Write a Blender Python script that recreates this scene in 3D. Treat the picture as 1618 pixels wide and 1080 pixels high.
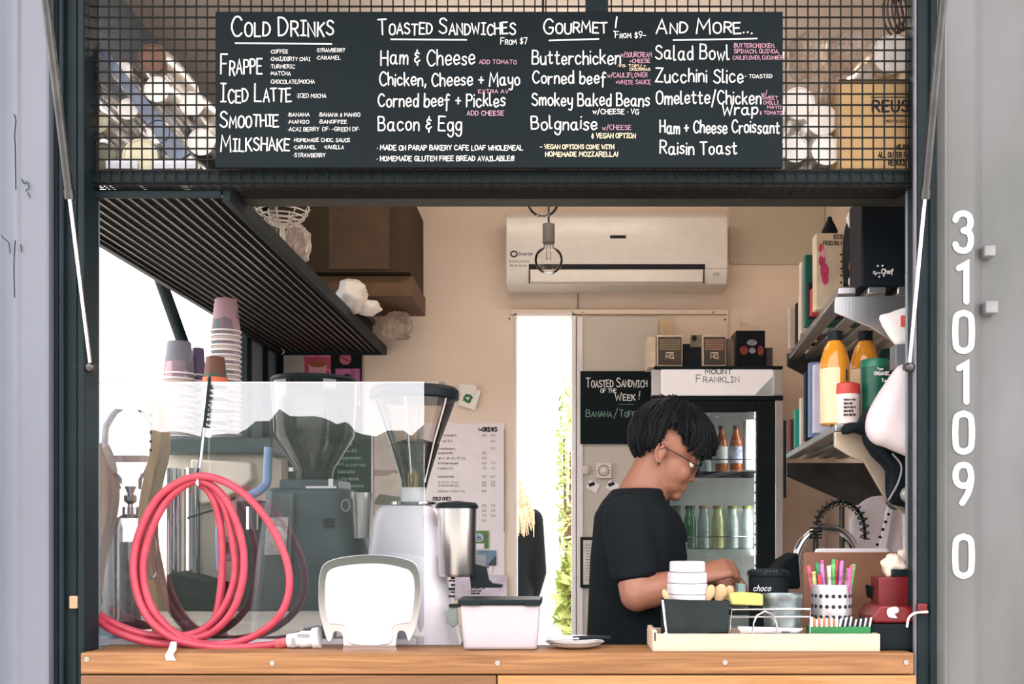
import bpy, math, random
from mathutils import Vector, Matrix, Euler
random.seed(7)
for o in list(bpy.data.objects):
    bpy.data.objects.remove(o, do_unlink=True)
SC = bpy.context.scene
COL = SC.collection
# ------------------------------------------------------------------ camera
F, PX, PY, D0, EYE = 1640.0, 885.0, 830.0, 2.5, 1.38
cam_d = bpy.data.cameras.new('camera'); cam = bpy.data.objects.new('camera', cam_d); COL.objects.link(cam)
cam.location = (0, -D0, EYE); cam.rotation_euler = (math.pi/2, 0, 0)
cam_d.sensor_fit = 'HORIZONTAL'; cam_d.sensor_width = 36; cam_d.lens = 36*F/1618
cam_d.shift_x = -(PX-809)/1618; cam_d.shift_y = (PY-540)/1618
cam_d.clip_start = .05; cam_d.clip_end = 300
SC.camera = cam
# ------------------------------------------------------------------ world, sun, exposure
wd = bpy.data.worlds.new('sky'); SC.world = wd; wd.use_nodes = True
bg = wd.node_tree.nodes['Background']
bg.inputs[0].default_value = (1.0, .965, .99, 1); bg.inputs[1].default_value = 3.3
sun_d = bpy.data.lights.new('sun', 'SUN'); sun = bpy.data.objects.new('sun', sun_d); COL.objects.link(sun)
sun_d.energy = 5.0; sun_d.angle = math.radians(2); sun_d.color = (1, .94, .84)
sun.rotation_euler = Vector((.35, -.5, -.8)).to_track_quat('-Z', 'Y').to_euler()
vs = SC.view_settings
vs.view_transform = 'Standard'; vs.look = 'None'; vs.gamma = 1; vs.use_curve_mapping = False; vs.exposure = 0.3

# ------------------------------------------------------------------ helpers
def sc(D): return D/F
def at(px, py, y):
    s = (D0+y)/F
    return Vector(((px-PX)*s, y, EYE-(py-PY)*s))
def pl(n, y): return n*(D0+y)/F          # pixel length at depth y -> metres
def lin(c):
    r = []
    for v in c:
        v /= 255.0
        r.append(v/12.92 if v <= .04045 else ((v+.055)/1.055)**2.4)
    return r
MATS = {}
def mat(name, rgb, rough=.5, metal=0., var=.12, scale=14., bump=0., bscale=60., stretch=None, emit=0., rgb2=None, coat=0., alpha=1., dist=0.):
    if name in MATS: return MATS[name]
    m = bpy.data.materials.new(name); m.use_nodes = True
    nt = m.node_tree; b = nt.nodes['Principled BSDF']
    tc = nt.nodes.new('ShaderNodeTexCoord'); mp = nt.nodes.new('ShaderNodeMapping')
    nt.links.new(tc.outputs['Object'], mp.inputs[0])
    if stretch: mp.inputs['Scale'].default_value = stretch
    nz = nt.nodes.new('ShaderNodeTexNoise'); nz.inputs['Scale'].default_value = scale; nz.inputs['Detail'].default_value = 5
    nz.inputs['Distortion'].default_value = dist
    nt.links.new(mp.outputs[0], nz.inputs['Vector'])
    rp = nt.nodes.new('ShaderNodeValToRGB')
    c = lin(rgb); c2 = lin(rgb2) if rgb2 else [v*(1-var*2) for v in c]
    c1 = c if rgb2 else [min(1, v*(1+var*.6)) for v in c]
    rp.color_ramp.elements[0].position = .32; rp.color_ramp.elements[1].position = .68
    rp.color_ramp.elements[0].color = (*c2, 1); rp.color_ramp.elements[1].color = (*c1, 1)
    nt.links.new(nz.outputs['Fac'], rp.inputs[0]); nt.links.new(rp.outputs[0], b.inputs['Base Color'])
    b.inputs['Roughness'].default_value = rough; b.inputs['Metallic'].default_value = metal
    if max(rgb) < 70 and not metal: b.inputs['Specular IOR Level'].default_value = .15
    b.inputs['Coat Weight'].default_value = coat; b.inputs['Alpha'].default_value = alpha
    if emit:
        nt.links.new(rp.outputs[0], b.inputs['Emission Color']); b.inputs['Emission Strength'].default_value = emit
    if bump:
        n2 = nt.nodes.new('ShaderNodeTexNoise'); n2.inputs['Scale'].default_value = bscale; n2.inputs['Detail'].default_value = 4
        nt.links.new(mp.outputs[0], n2.inputs['Vector'])
        bp = nt.nodes.new('ShaderNodeBump'); bp.inputs['Strength'].default_value = bump; bp.inputs['Distance'].default_value = .004
        nt.links.new(n2.outputs['Fac'], bp.inputs['Height']); nt.links.new(bp.outputs[0], b.inputs['Normal'])
    MATS[name] = m
    return m
def glass(name, tint=(245, 250, 250), refl=.0, rough=.02, milky=0., ior=1.5, milk=(235, 235, 240)):
    """thin clear sheet: transparent + fresnel gloss (+ constant coating) + a little haze"""
    if name in MATS: return MATS[name]
    m = bpy.data.materials.new(name); m.use_nodes = True; nt = m.node_tree
    for n in list(nt.nodes):
        if n.type != 'OUTPUT_MATERIAL': nt.nodes.remove(n)
    out = [n for n in nt.nodes if n.type == 'OUTPUT_MATERIAL'][0]
    tr = nt.nodes.new('ShaderNodeBsdfTransparent'); tr.inputs[0].default_value = (*lin(tint), 1)
    gl = nt.nodes.new('ShaderNodeBsdfGlossy'); gl.inputs['Roughness'].default_value = rough
    gl.inputs[0].default_value = (1, 1, 1, 1)
    fr = nt.nodes.new('ShaderNodeFresnel'); fr.inputs[0].default_value = ior
    ad = nt.nodes.new('ShaderNodeMath'); ad.operation = 'ADD'; ad.use_clamp = True; ad.inputs[1].default_value = refl
    nt.links.new(fr.outputs[0], ad.inputs[0])
    df = nt.nodes.new('ShaderNodeBsdfDiffuse'); 
    nz = nt.nodes.new('ShaderNodeTexNoise'); nz.inputs['Scale'].default_value = 9; nz.inputs['Detail'].default_value = 6
    rp = nt.nodes.new('ShaderNodeMapRange'); rp.inputs[1].default_value = .35; rp.inputs[2].default_value = .7
    rp.inputs[3].default_value = milky*.6; rp.inputs[4].default_value = milky*1.3
    nt.links.new(nz.outputs['Fac'], rp.inputs[0])
    df.inputs[0].default_value = (*lin(milk), 1)
    tl = nt.nodes.new('ShaderNodeBsdfTranslucent'); tl.inputs[0].default_value = (*lin(milk), 1)
    m0 = nt.nodes.new('ShaderNodeMixShader'); m0.inputs[0].default_value = .55
    nt.links.new(df.outputs[0], m0.inputs[1]); nt.links.new(tl.outputs[0], m0.inputs[2])
    m1 = nt.nodes.new('ShaderNodeMixShader'); m2 = nt.nodes.new('ShaderNodeMixShader')
    nt.links.new(rp.outputs[0], m1.inputs[0]); nt.links.new(tr.outputs[0], m1.inputs[1]); nt.links.new(m0.outputs[0], m1.inputs[2])
    nt.links.new(ad.outputs[0], m2.inputs[0]); nt.links.new(m1.outputs[0], m2.inputs[1]); nt.links.new(gl.outputs[0], m2.inputs[2])
    nt.links.new(m2.outputs[0], out.inputs[0])
    MATS[name] = m
    return m
def wloc(o):
    v = Vector((0, 0, 0))
    while o: v += o.location; o = o.parent
    return v
ZMIN = [None]
class MB:
    def __init__(s): s.v = []; s.f = []; s.M = None; s.T = None
    def add(s, vs, fs):
        k = len(s.v)
        if s.M: vs = [s.M @ Vector(v) for v in vs]
        s.v += [tuple(v) for v in vs]; s.f += [tuple(i+k for i in f) for f in fs]
        return s
    def box(s, x0, x1, y0, y1, z0, z1):
        return s.add([(x0,y0,z0),(x1,y0,z0),(x1,y1,z0),(x0,y1,z0),(x0,y0,z1),(x1,y0,z1),(x1,y1,z1),(x0,y1,z1)],
            [(3,2,1,0),(4,5,6,7),(0,1,5,4),(1,2,6,5),(2,3,7,6),(3,0,4,7)])
    def pbox(s, a, b, c, d, y0, y1):
        p, q = at(a, d, y0), at(b, c, y0)
        return s.box(p.x, q.x, y0, y1, p.z, q.z)
    def cyl(s, p0, p1, r0, r1=None, n=16, cap=True):
        p0, p1 = Vector(p0), Vector(p1); r1 = r0 if r1 is None else r1
        d = (p1-p0).normalized(); a = d.orthogonal().normalized(); b = d.cross(a)
        vs = []
        for p, r in ((p0, r0), (p1, r1)):
            vs += [p+a*r*math.cos(2*math.pi*i/n)+b*r*math.sin(2*math.pi*i/n) for i in range(n)]
        fs = [(i, (i+1) % n, n+(i+1) % n, n+i) for i in range(n)]
        if cap: fs += [tuple(range(n-1, -1, -1)), tuple(range(n, 2*n))]
        return s.add(vs, fs)
    def loft(s, rings, n=16, cap=True):
        """rings: (centre, a, b) vectors -> ellipse rings"""
        vs = []
        for c, a, b in rings:
            c, a, b = Vector(c), Vector(a), Vector(b)
            vs += [c+a*math.cos(2*math.pi*i/n)+b*math.sin(2*math.pi*i/n) for i in range(n)]
        fs = []
        for k in range(len(rings)-1):
            fs += [(k*n+i, k*n+(i+1) % n, (k+1)*n+(i+1) % n, (k+1)*n+i) for i in range(n)]
        if cap:
            fs += [tuple(range(n-1, -1, -1)), tuple(range((len(rings)-1)*n, len(rings)*n))]
        return s.add(vs, fs)
    def lathe(s, cx, cy, prof, n=24, cap=True):
        return s.loft([((cx, cy, z), (max(r, 1e-4), 0, 0), (0, max(r, 1e-4), 0)) for r, z in prof], n, cap)
    def tube(s, pts, r, n=8, closed=False, rads=None):
        pts = [Vector(p) for p in pts]; m = len(pts); rings = []
        up = None
        for i in range(m):
            if closed: d = pts[(i+1) % m]-pts[(i-1) % m]
            else: d = pts[min(i+1, m-1)]-pts[max(i-1, 0)]
            d = d.normalized() if d.length > 1e-9 else Vector((0, 0, 1))
            if up is None: up = d.orthogonal().normalized()
            else:
                up = up-d*up.dot(d)
                up = up.normalized() if up.length > 1e-6 else d.orthogonal().normalized()
            rr = rads[i] if rads else r
            rings.append((pts[i], up*rr, d.cross(up)*rr))
        if not closed: return s.loft(rings, n)
        k0 = len(s.v); s.loft(rings, n, cap=False)
        k = (m-1)*n
        s.f += [(k0+k+i, k0+k+(i+1) % n, k0+(i+1) % n, k0+i) for i in range(n)]
        return s
    def prism(s, pts, y0, y1):
        """outline of (x,z) points extruded y0..y1"""
        n = len(pts)
        ar = sum(pts[i][0]*pts[(i+1) % n][1]-pts[(i+1) % n][0]*pts[i][1] for i in range(n))
        if ar < 0: pts = pts[::-1]
        return s.add([(x, y0, z) for x, z in pts]+[(x, y1, z) for x, z in pts],
            [tuple(range(n)), tuple(range(2*n-1, n-1, -1))]+[((i+1) % n, i, n+i, n+(i+1) % n) for i in range(n)])
    def pprism(s, pp, y0, y1):
        w = [at(a, b, y0) for a, b in pp]
        return s.prism([(p.x, p.z) for p in w], y0, y1)
    def ell(s, c, r, n=16, m=10, R=None):
        c = Vector(c); rings = []
        R = R or Matrix.Identity(3)
        for k in range(m+1):
            t = math.pi*k/m; q = max(math.sin(t), .02)
            rings.append((c+R @ Vector((0, 0, -r[2]*math.cos(t))), R @ Vector((r[0]*q, 0, 0)), R @ Vector((0, r[1]*q, 0))))
        return s.loft(rings, n)
    def build(s, name, m, parent=None, origin=None, bevel=0, smooth=True, ang=38, seg=2):
        if parent is not None: org = wloc(parent)
        elif origin is not None: org = Vector(origin)
        else:
            xs = [v[0] for v in s.v]; ys = [v[1] for v in s.v]; zs = [v[2] for v in s.v]
            org = Vector(((min(xs)+max(xs))/2, (min(ys)+max(ys))/2, min(zs)))
        if ZMIN[0] is not None: s.v = [(v[0], v[1], max(v[2], ZMIN[0])) for v in s.v]
        me = bpy.data.meshes.new(name)
        me.from_pydata([tuple(Vector(v)-org) for v in s.v], [], s.f)
        if smooth:
            me.polygons.foreach_set('use_smooth', [True]*len(me.polygons))
            me.set_sharp_from_angle(angle=math.radians(ang))
        me.update()
        o = bpy.data.objects.new(name, me); COL.objects.link(o)
        if m: me.materials.append(m)
        if parent is not None: o.parent = parent
        else: o.location = org
        if bevel:
            b = o.modifiers.new('bevel', 'BEVEL'); b.width = bevel; b.segments = seg; b.limit_method = 'ANGLE'; b.angle_limit = math.radians(40)
        return o
def nth(i):
    return ('first','second','third','fourth','fifth','sixth','seventh','eighth','ninth','tenth','eleventh','twelfth','thirteenth','fourteenth','fifteenth','sixteenth','seventeenth','eighteenth','nineteenth','twentieth','twenty-first','twenty-second','twenty-third','twenty-fourth','twenty-fifth')[i]
def tag(o, label=None, cat=None, group=None, kind=None):
    if label: o['label'] = label
    if cat: o['category'] = cat
    if group: o['group'] = group
    if kind: o['kind'] = kind
    return o
def empty(name, loc, label=None, cat=None, group=None, kind=None):
    o = bpy.data.objects.new(name, None); COL.objects.link(o); o.location = loc; o.empty_display_size = .05
    return tag(o, label, cat, group, kind)
def copy_tree(o, loc=None, parent=None, label=None):
    c = o.copy(); COL.objects.link(c)
    if parent: c.parent = parent
    if loc is not None: c.location = loc
    if label: c['label'] = label
    for ch in list(o.children): copy_tree(ch, parent=c)
    return c
def cr(pts, k=6, closed=False):
    """Catmull-Rom through points"""
    pts = [Vector(p) for p in pts]; n = len(pts); out = []
    rng = n if closed else n-1
    for i in range(rng):
        p1, p2 = pts[i], pts[(i+1) % n]
        p0 = pts[i-1] if (i > 0 or closed) else p1*2-p2
        p3 = pts[(i+2) % n] if (i+2 < n or closed) else p2*2-p1
        for j in range(k):
            t = j/k
            out.append(.5*((2*p1)+(p2-p0)*t+(2*p0-5*p1+4*p2-p3)*t*t+(3*p1-p0-3*p2+p3)*t**3))
    if not closed: out.append(pts[-1])
    return out
def rrect(x0, x1, z0, z1, r, n=5):
    o = []
    for cx, cz, a in ((x1-r, z1-r, 0), (x0+r, z1-r, 90), (x0+r, z0+r, 180), (x1-r, z0+r, 270)):
        for i in range(n+1):
            t = math.radians(a+90*i/n); o.append((cx+r*math.cos(t), cz+r*math.sin(t)))
    return o
# ------------------------------------------------------------------ stroke lettering
GL = {
'A':"0,0 3.2,10 6.4,0|1.2,3.5 5.2,3.5",'B':"0,0 0,10|~0,10 4,9.7 5,7.6 3.8,5.6 0,5.3|~0,5.3 4.6,5 5.8,2.6 4.4,.3 0,0",
'C':"~6.2,8.4 4.4,10 2,9.6 .2,6.5 .2,3.4 2,.4 4.4,0 6.4,1.6",'D':"0,0 0,10|~0,10 3.6,9.4 6,6.4 5.6,2.8 3.4,.5 0,0",
'E':"5.4,10 0,10 0,0 5.6,0|0,5.2 4.4,5.2",'F':"5.4,10 0,10 0,0|0,5.2 4.4,5.2",
'G':"~6.2,8.4 4.4,10 2,9.6 .2,6.5 .2,3.4 2,.4 4.6,0 6.2,1.6 6.3,4.4|6.4,4.4 3.8,4.4",'H':"0,0 0,10|6,0 6,10|0,5.2 6,5.2",
'I':"2,0 2,10|0,10 4,10|0,0 4,0",'J':"~4.5,10 4.6,3 3.6,.4 1.6,0 0,2",'K':"0,0 0,10|5.6,10 0,4.6|1.6,6 5.8,0",'L':"0,10 0,0 5.2,0",
'M':"0,0 .8,10 4,3.4 7.2,10 8,0",'N':"0,0 0,10 6,0 6,10",'O':"~3.2,10 .8,8.6 0,5 .8,1.4 3.2,0 5.6,1.4 6.4,5 5.6,8.6 3.2,10",
'P':"0,0 0,10|~0,10 4.4,9.6 5.6,7.4 4.4,5.2 0,4.8",'Q':"~3.2,10 .8,8.6 0,5 .8,1.4 3.2,0 5.6,1.4 6.4,5 5.6,8.6 3.2,10|4,2.6 6.6,-.6",
'R':"0,0 0,10|~0,10 4.4,9.6 5.6,7.4 4.4,5.2 0,4.8|2.4,4.9 6,0",'S':"~5.6,8.6 3.4,10 1,9.2 .6,7 3,5.4 5.4,3.8 5.4,1.2 2.8,0 0,1.4",
'T':"0,10 6.4,10|3.2,10 3.2,0",'U':"~0,10 0,3.4 1.2,.5 3.1,0 5,.5 6.2,3.4 6.2,10",'V':"0,10 3,0 6,10",'W':"0,10 2,0 4.2,7 6.4,0 8.4,10",
'X':"0,0 6,10|0,10 6,0",'Y':"0,10 3,5 6,10|3,5 3,0",'Z':"0,10 5.8,10 0,0 6,0",
'a':"~4.8,5.2 2.6,6.2 .4,4.6 .4,1.4 2.2,0 4,1.2 4.8,4.6|~4.8,6 4.7,1.6 5.2,.2 6.2,.4",'b':"0,10 0,.2|~0,3.4 1.8,6 4,5.6 4.8,3 3.6,.4 1.6,0 0,1.6",
'c':"~4.6,5 2.8,6.2 .6,5 .2,2.4 1.6,.2 3.4,.2 5,1.4",'d':"~4.6,4.6 2.6,6.2 .4,4.6 .4,1.4 2.2,0 4,1.2 4.7,4|4.8,10 4.8,0",
'e':"~.4,3 4.6,3.4 4,5.8 2,6.2 .3,4.2 .4,1.6 2,0 4.8,1.2",'f':"~4.6,9.2 3,10 1.8,8.4 1.8,3 1.6,-2.6|0,5.6 4,5.8",
'g':"~4.6,4.8 2.6,6.2 .4,4.6 .4,1.6 2.2,.2 4,1.4 4.7,4|~4.7,6 4.8,-1 3.8,-3.6 1.8,-3.8 .2,-2.2",'h':"0,10 0,0|~0,3.4 1.8,6 4,5.6 4.6,3.4 4.6,0",
'i':"0,6 0,0|0,8.6 .1,8.9",'j':"~2,6 2,-2 1,-3.8 -.6,-3|2,8.6 2.1,8.9",'k':"0,10 0,0|4.2,6 0,2.6|1.4,3.6 4.6,0",'l':"~0,10 0,1.4 .6,.1 1.8,.4",
'm':"0,6 0,0|~0,3.6 1.6,6 3,5.4 3.4,0|~3.4,3.6 5,6 6.6,5.2 6.8,0",'n':"0,6 0,0|~0,3.4 1.8,6 4,5.6 4.6,3.4 4.6,0",
'o':"~2.6,6.2 .6,5 .2,2.8 1.2,.4 3,0 4.8,1.4 5,3.8 4.2,5.6 2.6,6.2",'p':"0,6 0,-4|~0,3.4 1.8,6 4,5.6 4.8,3 3.6,.4 1.6,0 0,1.6",
'q':"~4.6,4.8 2.6,6.2 .4,4.6 .4,1.6 2.2,.2 4,1.4 4.7,4|4.8,6 4.8,-4",'r':"0,6 0,0|~0,3.4 1.4,5.6 3.6,5.8",
's':"~4.2,5.2 2.4,6.2 .6,5.2 .9,3.8 3.4,2.6 3.8,1 2,0 0,.8",'t':"~1.8,9 1.7,2 2.4,.1 4.2,.6|0,6.2 4,6.4",
'u':"~0,6 .1,2 1.2,.1 3,.4 4.4,2.4|4.5,6 4.6,0",'v':"0,6 2.2,0 4.6,6",'w':"0,6 1.6,0 3.2,4.6 4.8,0 6.6,6",'x':"0,0 4.4,6|0,6 4.4,0",
'y':"~0,6 .3,2.6 2,1 4.4,2.6|~4.6,6 4.5,-1.4 3.4,-3.8 1.2,-3.4",'z':"0,6 4.4,6 0,0 4.8,0",
'0':"~2.6,10 .5,8.4 0,5 .5,1.6 2.6,0 4.7,1.6 5.2,5 4.7,8.4 2.6,10",'1':".6,8.2 2.6,10 2.6,0",'2':"~.2,8 2,10 4.6,9 4.6,6.6 0,0|0,0 5,0",
'3':"~.2,8.6 2,10 4.2,9.4 4.5,7 3.6,5.6 2,5.2|~2,5.2 4.2,4.8 5,2.6 3.8,.4 1.8,0 0,1.2",'4':"3.8,0 3.8,10 0,3.4 5.4,3.4",'5':"4.6,10 .6,10 .4,5.6|~.4,5.6 3,6.2 5,3.6 3.6,.4 0,.6",
'6':"~4.2,9.6 1.4,7.6 .2,3.6 1.4,.2 3.8,.2 5,2.8 3.6,5.4 1.2,5 .3,3",'7':"0,10 5,10 1.8,0",'8':"~2.6,5.4 .6,7.4 1.2,9.6 3.6,9.8 4.6,7.8 2.6,5.4 .3,3 .9,.4 4,.2 5,2.6 2.6,5.4",
'9':"~4.9,7 3.8,4.6 1.6,4.4 .2,6.8 .9,9.4 2.8,10 4.6,9 4.9,6.6 4,3 1.8,0",
'.':"0,0 .3,.2",',':".8,.8 0,-1.8",'!':".6,10 .4,3|.2,.4 .4,.1",'+':"0,4 4.6,4|2.3,6.4 2.3,1.6",'-':"0,4.4 3.6,4.4",'/':"0,-1.6 4,11.4",'\u00b7':".2,4 .6,4.2",
'&':"~4,7.4 1.4,8 .6,6.4 3,5 .4,4 .2,2 2,1.2 4.4,2.6|2.3,10 2.3,8|2.3,1 2.3,-1",'$':"~4.6,8 2.6,9 .6,7.6 1,6 4,4.2 4.4,2 2.4,1 .2,2|2.5,10.4 2.5,-.4",':':"0,1 .1,1.2|0,5 .1,5.2",
}
def glyph(ch):
    out = []
    for part in GL[ch].split('|'):
        sm = part[0] == '~'
        p = [Vector((float(a), float(b), 0)) for a, b in (q.split(',') for q in part.lstrip('~').split())]
        out.append(cr(p, 4) if sm and len(p) > 2 else p)
    return out
def text_lines(s, small=False, jit=0., gap=2.2, rnd=random):
    """list of polylines, caps height 10; returns (lines, width)"""
    x = 0; L = []
    for ch in s:
        if ch == ' ': x += 4.2; continue
        k = 1.
        if small and ch.islower(): ch = ch.upper(); k = .74
        if ch not in GL: continue
        g = glyph(ch); w = max(p.x for l in g for p in l)
        dy = rnd.uniform(-jit, jit)*1.4; rot = rnd.uniform(-jit, jit)*.09; kk = k*(1+rnd.uniform(-jit, jit)*.12)
        for l in g:
            L.append([Vector((x+p.x*kk-rot*p.y, p.y*kk+dy+rot*p.x, 0)) for p in l])
        x += w*kk+gap*k
    return L, max(x-gap, .1)
RIB = [0]
def ribbon(mb, line, w, P, ux, uy, nrm, th=.0):
    """flat mitred stroke with round ends; line: 2-D points (metres) in frame P,ux,uy; each stroke lies a hair above the last"""
    RIB[0] = (RIB[0]+1) % 7; th = th+RIB[0]*.00012
    h = w/2; q = [line[0]]
    for p in line[1:]:
        if (p-q[-1]).length > w*.06: q.append(p)
    def W(v): return P+ux*v.x+uy*v.y+nrm*th
    if len(q) < 2:
        mb.add([W(q[0]+Vector((h*1.2*math.cos(t*math.pi/4), h*1.2*math.sin(t*math.pi/4), 0))) for t in range(8)], [tuple(range(8))]); return
    n = len(q); closed = (q[0]-q[-1]).length < w*.3 and n > 5
    vs = []
    for i in range(n):
        d0 = (q[i]-q[i-1]).normalized() if i else ((q[0]-q[-2]).normalized() if closed else (q[1]-q[0]).normalized())
        d1 = (q[i+1]-q[i]).normalized() if i < n-1 else ((q[1]-q[0]).normalized() if closed else d0)
        t = d0+d1
        t = t.normalized() if t.length > .3 else d0
        k = min(1/max(t.dot(d1), .4), 1.9)
        m = Vector((-t.y, t.x, 0))*h*k
        vs += [q[i]-m, q[i]+m]
    fs = [(2*i, 2*i+2, 2*i+3, 2*i+1) for i in range(n-1)]
    if not closed:
        for e, sgn in ((0, -1), (n-1, 1)):
            d = ((q[1]-q[0]) if e == 0 else (q[-1]-q[-2])).normalized()*sgn
            nn = Vector((-d.y, d.x, 0)); k0 = len(vs)
            vs += [q[e]+nn*h*math.cos(a)+d*h*math.sin(a) for a in (math.pi*.2, math.pi*.4, math.pi*.6, math.pi*.8)]
            l, r = (2*e+1, 2*e) if sgn > 0 else (2*e, 2*e+1)
            fs.append((r, k0+3, k0+2, k0+1, k0, l)[::-1] if False else (l, k0, k0+1, k0+2, k0+3, r))
    mb.add([W(v) for v in vs], fs)
def write(mb, s, P, ux, uy, nrm, h, stroke, width=None, small=False, jit=0., gap=2.2, slant=0.):
    """write s with caps height h from lower-left P"""
    L, w = text_lines(s, small, jit, gap)
    k = h/10; kx = width/w if width else k
    for l in L:
        ribbon(mb, [Vector((p.x*kx+p.y*k*slant, p.y*k, 0)) for p in l], stroke, P, ux, uy, nrm)
def pwrite(mb, s, x0, x1, base, h, y, stroke=1.6, small=False, jit=0., gap=2.2, slant=0.):
    """lettering facing the street: pixel box at depth y"""
    P = at(x0, base, y)
    write(mb, s, P, Vector((1, 0, 0)), Vector((0, 0, 1)), Vector((0, -1, 0)), pl(h, y), pl(stroke, y), pl(x1-x0, y), small, jit, gap, slant)
# ------------------------------------------------------------------ materials
paint_l = mat('blue_grey_paint', (108, 113, 124), .42, 0, .07, 3.0, .12, 25, (1, 1, .35))
paint_r = mat('grey_paint', (110, 108, 110), .42, 0, .1, 3.2, .12, 25, (1, 1, .4), rgb2=(80, 84, 80))
slate = mat('slate_frame_paint', (26, 38, 42), .5, 0, .12, 8, .1, 40)
black = mat('black_plastic', (24, 32, 36), .45, 0, .08)
blacksoft = mat('black_matte', (20, 28, 32), .75, 0, .08)
chalk_bd = mat('chalkboard', (19, 29, 33), .7, 0, .1, 5, 0, 60)
chalk = mat('white_chalk', (244, 244, 240), .9, 0, .05, 60, emit=0)
chalk_p = mat('pink_chalk', (214, 160, 182), .9, 0, .05, 60)
chalk_c = mat('cream_chalk', (250, 225, 185), .9, 0, .05, 60)
chalk_g = mat('green_chalk', (130, 165, 150), .9, 0, .05, 60)
wallm = mat('cream_wall', (242, 222, 204), .75, 0, .04, 2.5, .08, 120)
wallup = mat('shaded_cream_wall', (206, 194, 176), .8, 0, .04, 3, .1, 120)  # cream wall with the upper wall's shade put into its colour
ceilm = mat('ceiling_panel', (238, 224, 214), .8, 0, .04, 2)
leftm = mat('left_wall_paint', (126, 140, 154), .7, 0, .06, 4)
doorm = mat('door_panel_grey', (205, 196, 184), .7, 0, .04, 3)
white = mat('white_plastic', (240, 236, 236), .35, 0, .03)
whitem = mat('white_matte', (242, 238, 236), .8, 0, .03)
steel = mat('brushed_steel', (196, 196, 196), .3, 1, .1, 20, .05, 200, (1, 1, .05))
chrome = mat('chrome', (225, 225, 228), .12, 1, .03)
darksteel = mat('dark_steel', (88, 88, 88), .38, 1, .15, 20)
wire = mat('black_wire', (30, 29, 27), .6, .0, .15, 30)
wood = mat('sill_wood', (158, 112, 68), .55, 0, .2, 5, .25, 30, (.6, 3, 14), rgb2=(122, 80, 44), dist=1.0)
wood_y = mat('yellow_wood', (172, 132, 84), .55, 0, .2, 5, .25, 30, (.6, 3, 14), rgb2=(160, 112, 62), dist=1.0)
wood_b = mat('brown_wood', (130, 94, 60), .55, 0, .2, 5, .25, 30, (.6, 3, 14), rgb2=(110, 70, 38), dist=1.0)
palewood = mat('pale_wood', (206, 182, 158), .6, 0, .06, 6, .1, 30, (1, 4, 12))
tanwood = mat('tan_wood', (212, 172, 132), .5, 0, .15, 10, .1, 40, (4, 4, .8))
card = mat('cardboard', (198, 162, 112), .8, 0, .08, 6, .1, 80)
carddk = mat('brown_cardboard', (66, 54, 42), .85, 0, .1, 6, .1, 80)  # box brown, darkened in its colour for the shade on the left shelf
paper = mat('white_paper', (246, 238, 240), .8, 0, .02)
ink = mat('dark_ink', (44, 44, 48), .8, 0, .05)
greyink = mat('grey_ink', (150, 146, 150), .8, 0, .05)
# ------------------------------------------------------------------ setting
XL, XR, YB, ZC = -1.33, 1.24, 2.36, 2.98
OL, OR = -1.143, .857
def struct(o): return tag(o, kind='structure')
ground = mat('pale_concrete', (176, 168, 158), .9, 0, .12, 1.2, .3, 30)
struct(MB().box(-40, 40, -40, 60, -.14, -.02).build('ground', ground))
floorm = mat('grey_vinyl_floor', (120, 116, 112), .5, 0, .1, 4)
struct(MB().box(XL, XR, .0, YB+.06, -.02, 0).build('floor', floorm))
struct(MB().box(XL-.06, XR+.06, -.06, YB+.12, ZC, ZC+.06).build('ceiling', ceilm))
# back wall with door opening
dl, dr, dt = at(813, 0, YB).x, at(910, 0, YB).x, at(0, 496, YB).z
wb = struct(MB().box(XL-.06, dl, YB, YB+.07, 0, ZC).box(dr, XR+.06, YB, YB+.07, 0, ZC).box(dl, dr, YB, YB+.07, dt, ZC).build('wall_back', wallm))
pj = at(0, 418, YB).z
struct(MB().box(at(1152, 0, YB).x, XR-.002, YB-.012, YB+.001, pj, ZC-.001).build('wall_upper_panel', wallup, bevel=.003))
wf = MB(); wf.box(dl-.0, dl+.012, YB-.02, YB+.08, 0, dt).box(dr-.02, dr, YB-.02, YB+.08, 0, dt).box(dl, dr, YB-.02, YB+.08, dt-.012, dt)
struct(wf.build('trim_1', white, bevel=.002))
tr = MB(); tr.pbox(806, 1151, 488, 496, YB-.016, YB)
tr.pbox(1148, 1151, 496, 560, YB-.016, YB)
struct(tr.build('trim_2', wallm, bevel=.002))
sm = MB().pbox(912, 914, 450, 488, YB-.006, YB)
struct(sm.build('trim_3', greyink))
for i, (a, b) in enumerate(((815, 499), (905, 493), (920, 493), (1127, 493), (1146, 504), (805, 503))):
    p = at(a, b, YB-.017); tag(MB().cyl(p, p+Vector((0, .012, 0)), .004, n=8).build('screw', darksteel, wb))
# sliding door panel to the right of the doorway
dp = struct(MB().pbox(912, 1060, 500, 1130, YB-.05, YB-.02).build('door_1', doorm, bevel=.003))
MB().pbox(912, 921, 500, 1130, YB-.058, YB-.05).build('door_edge', white, dp, bevel=.002)
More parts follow.
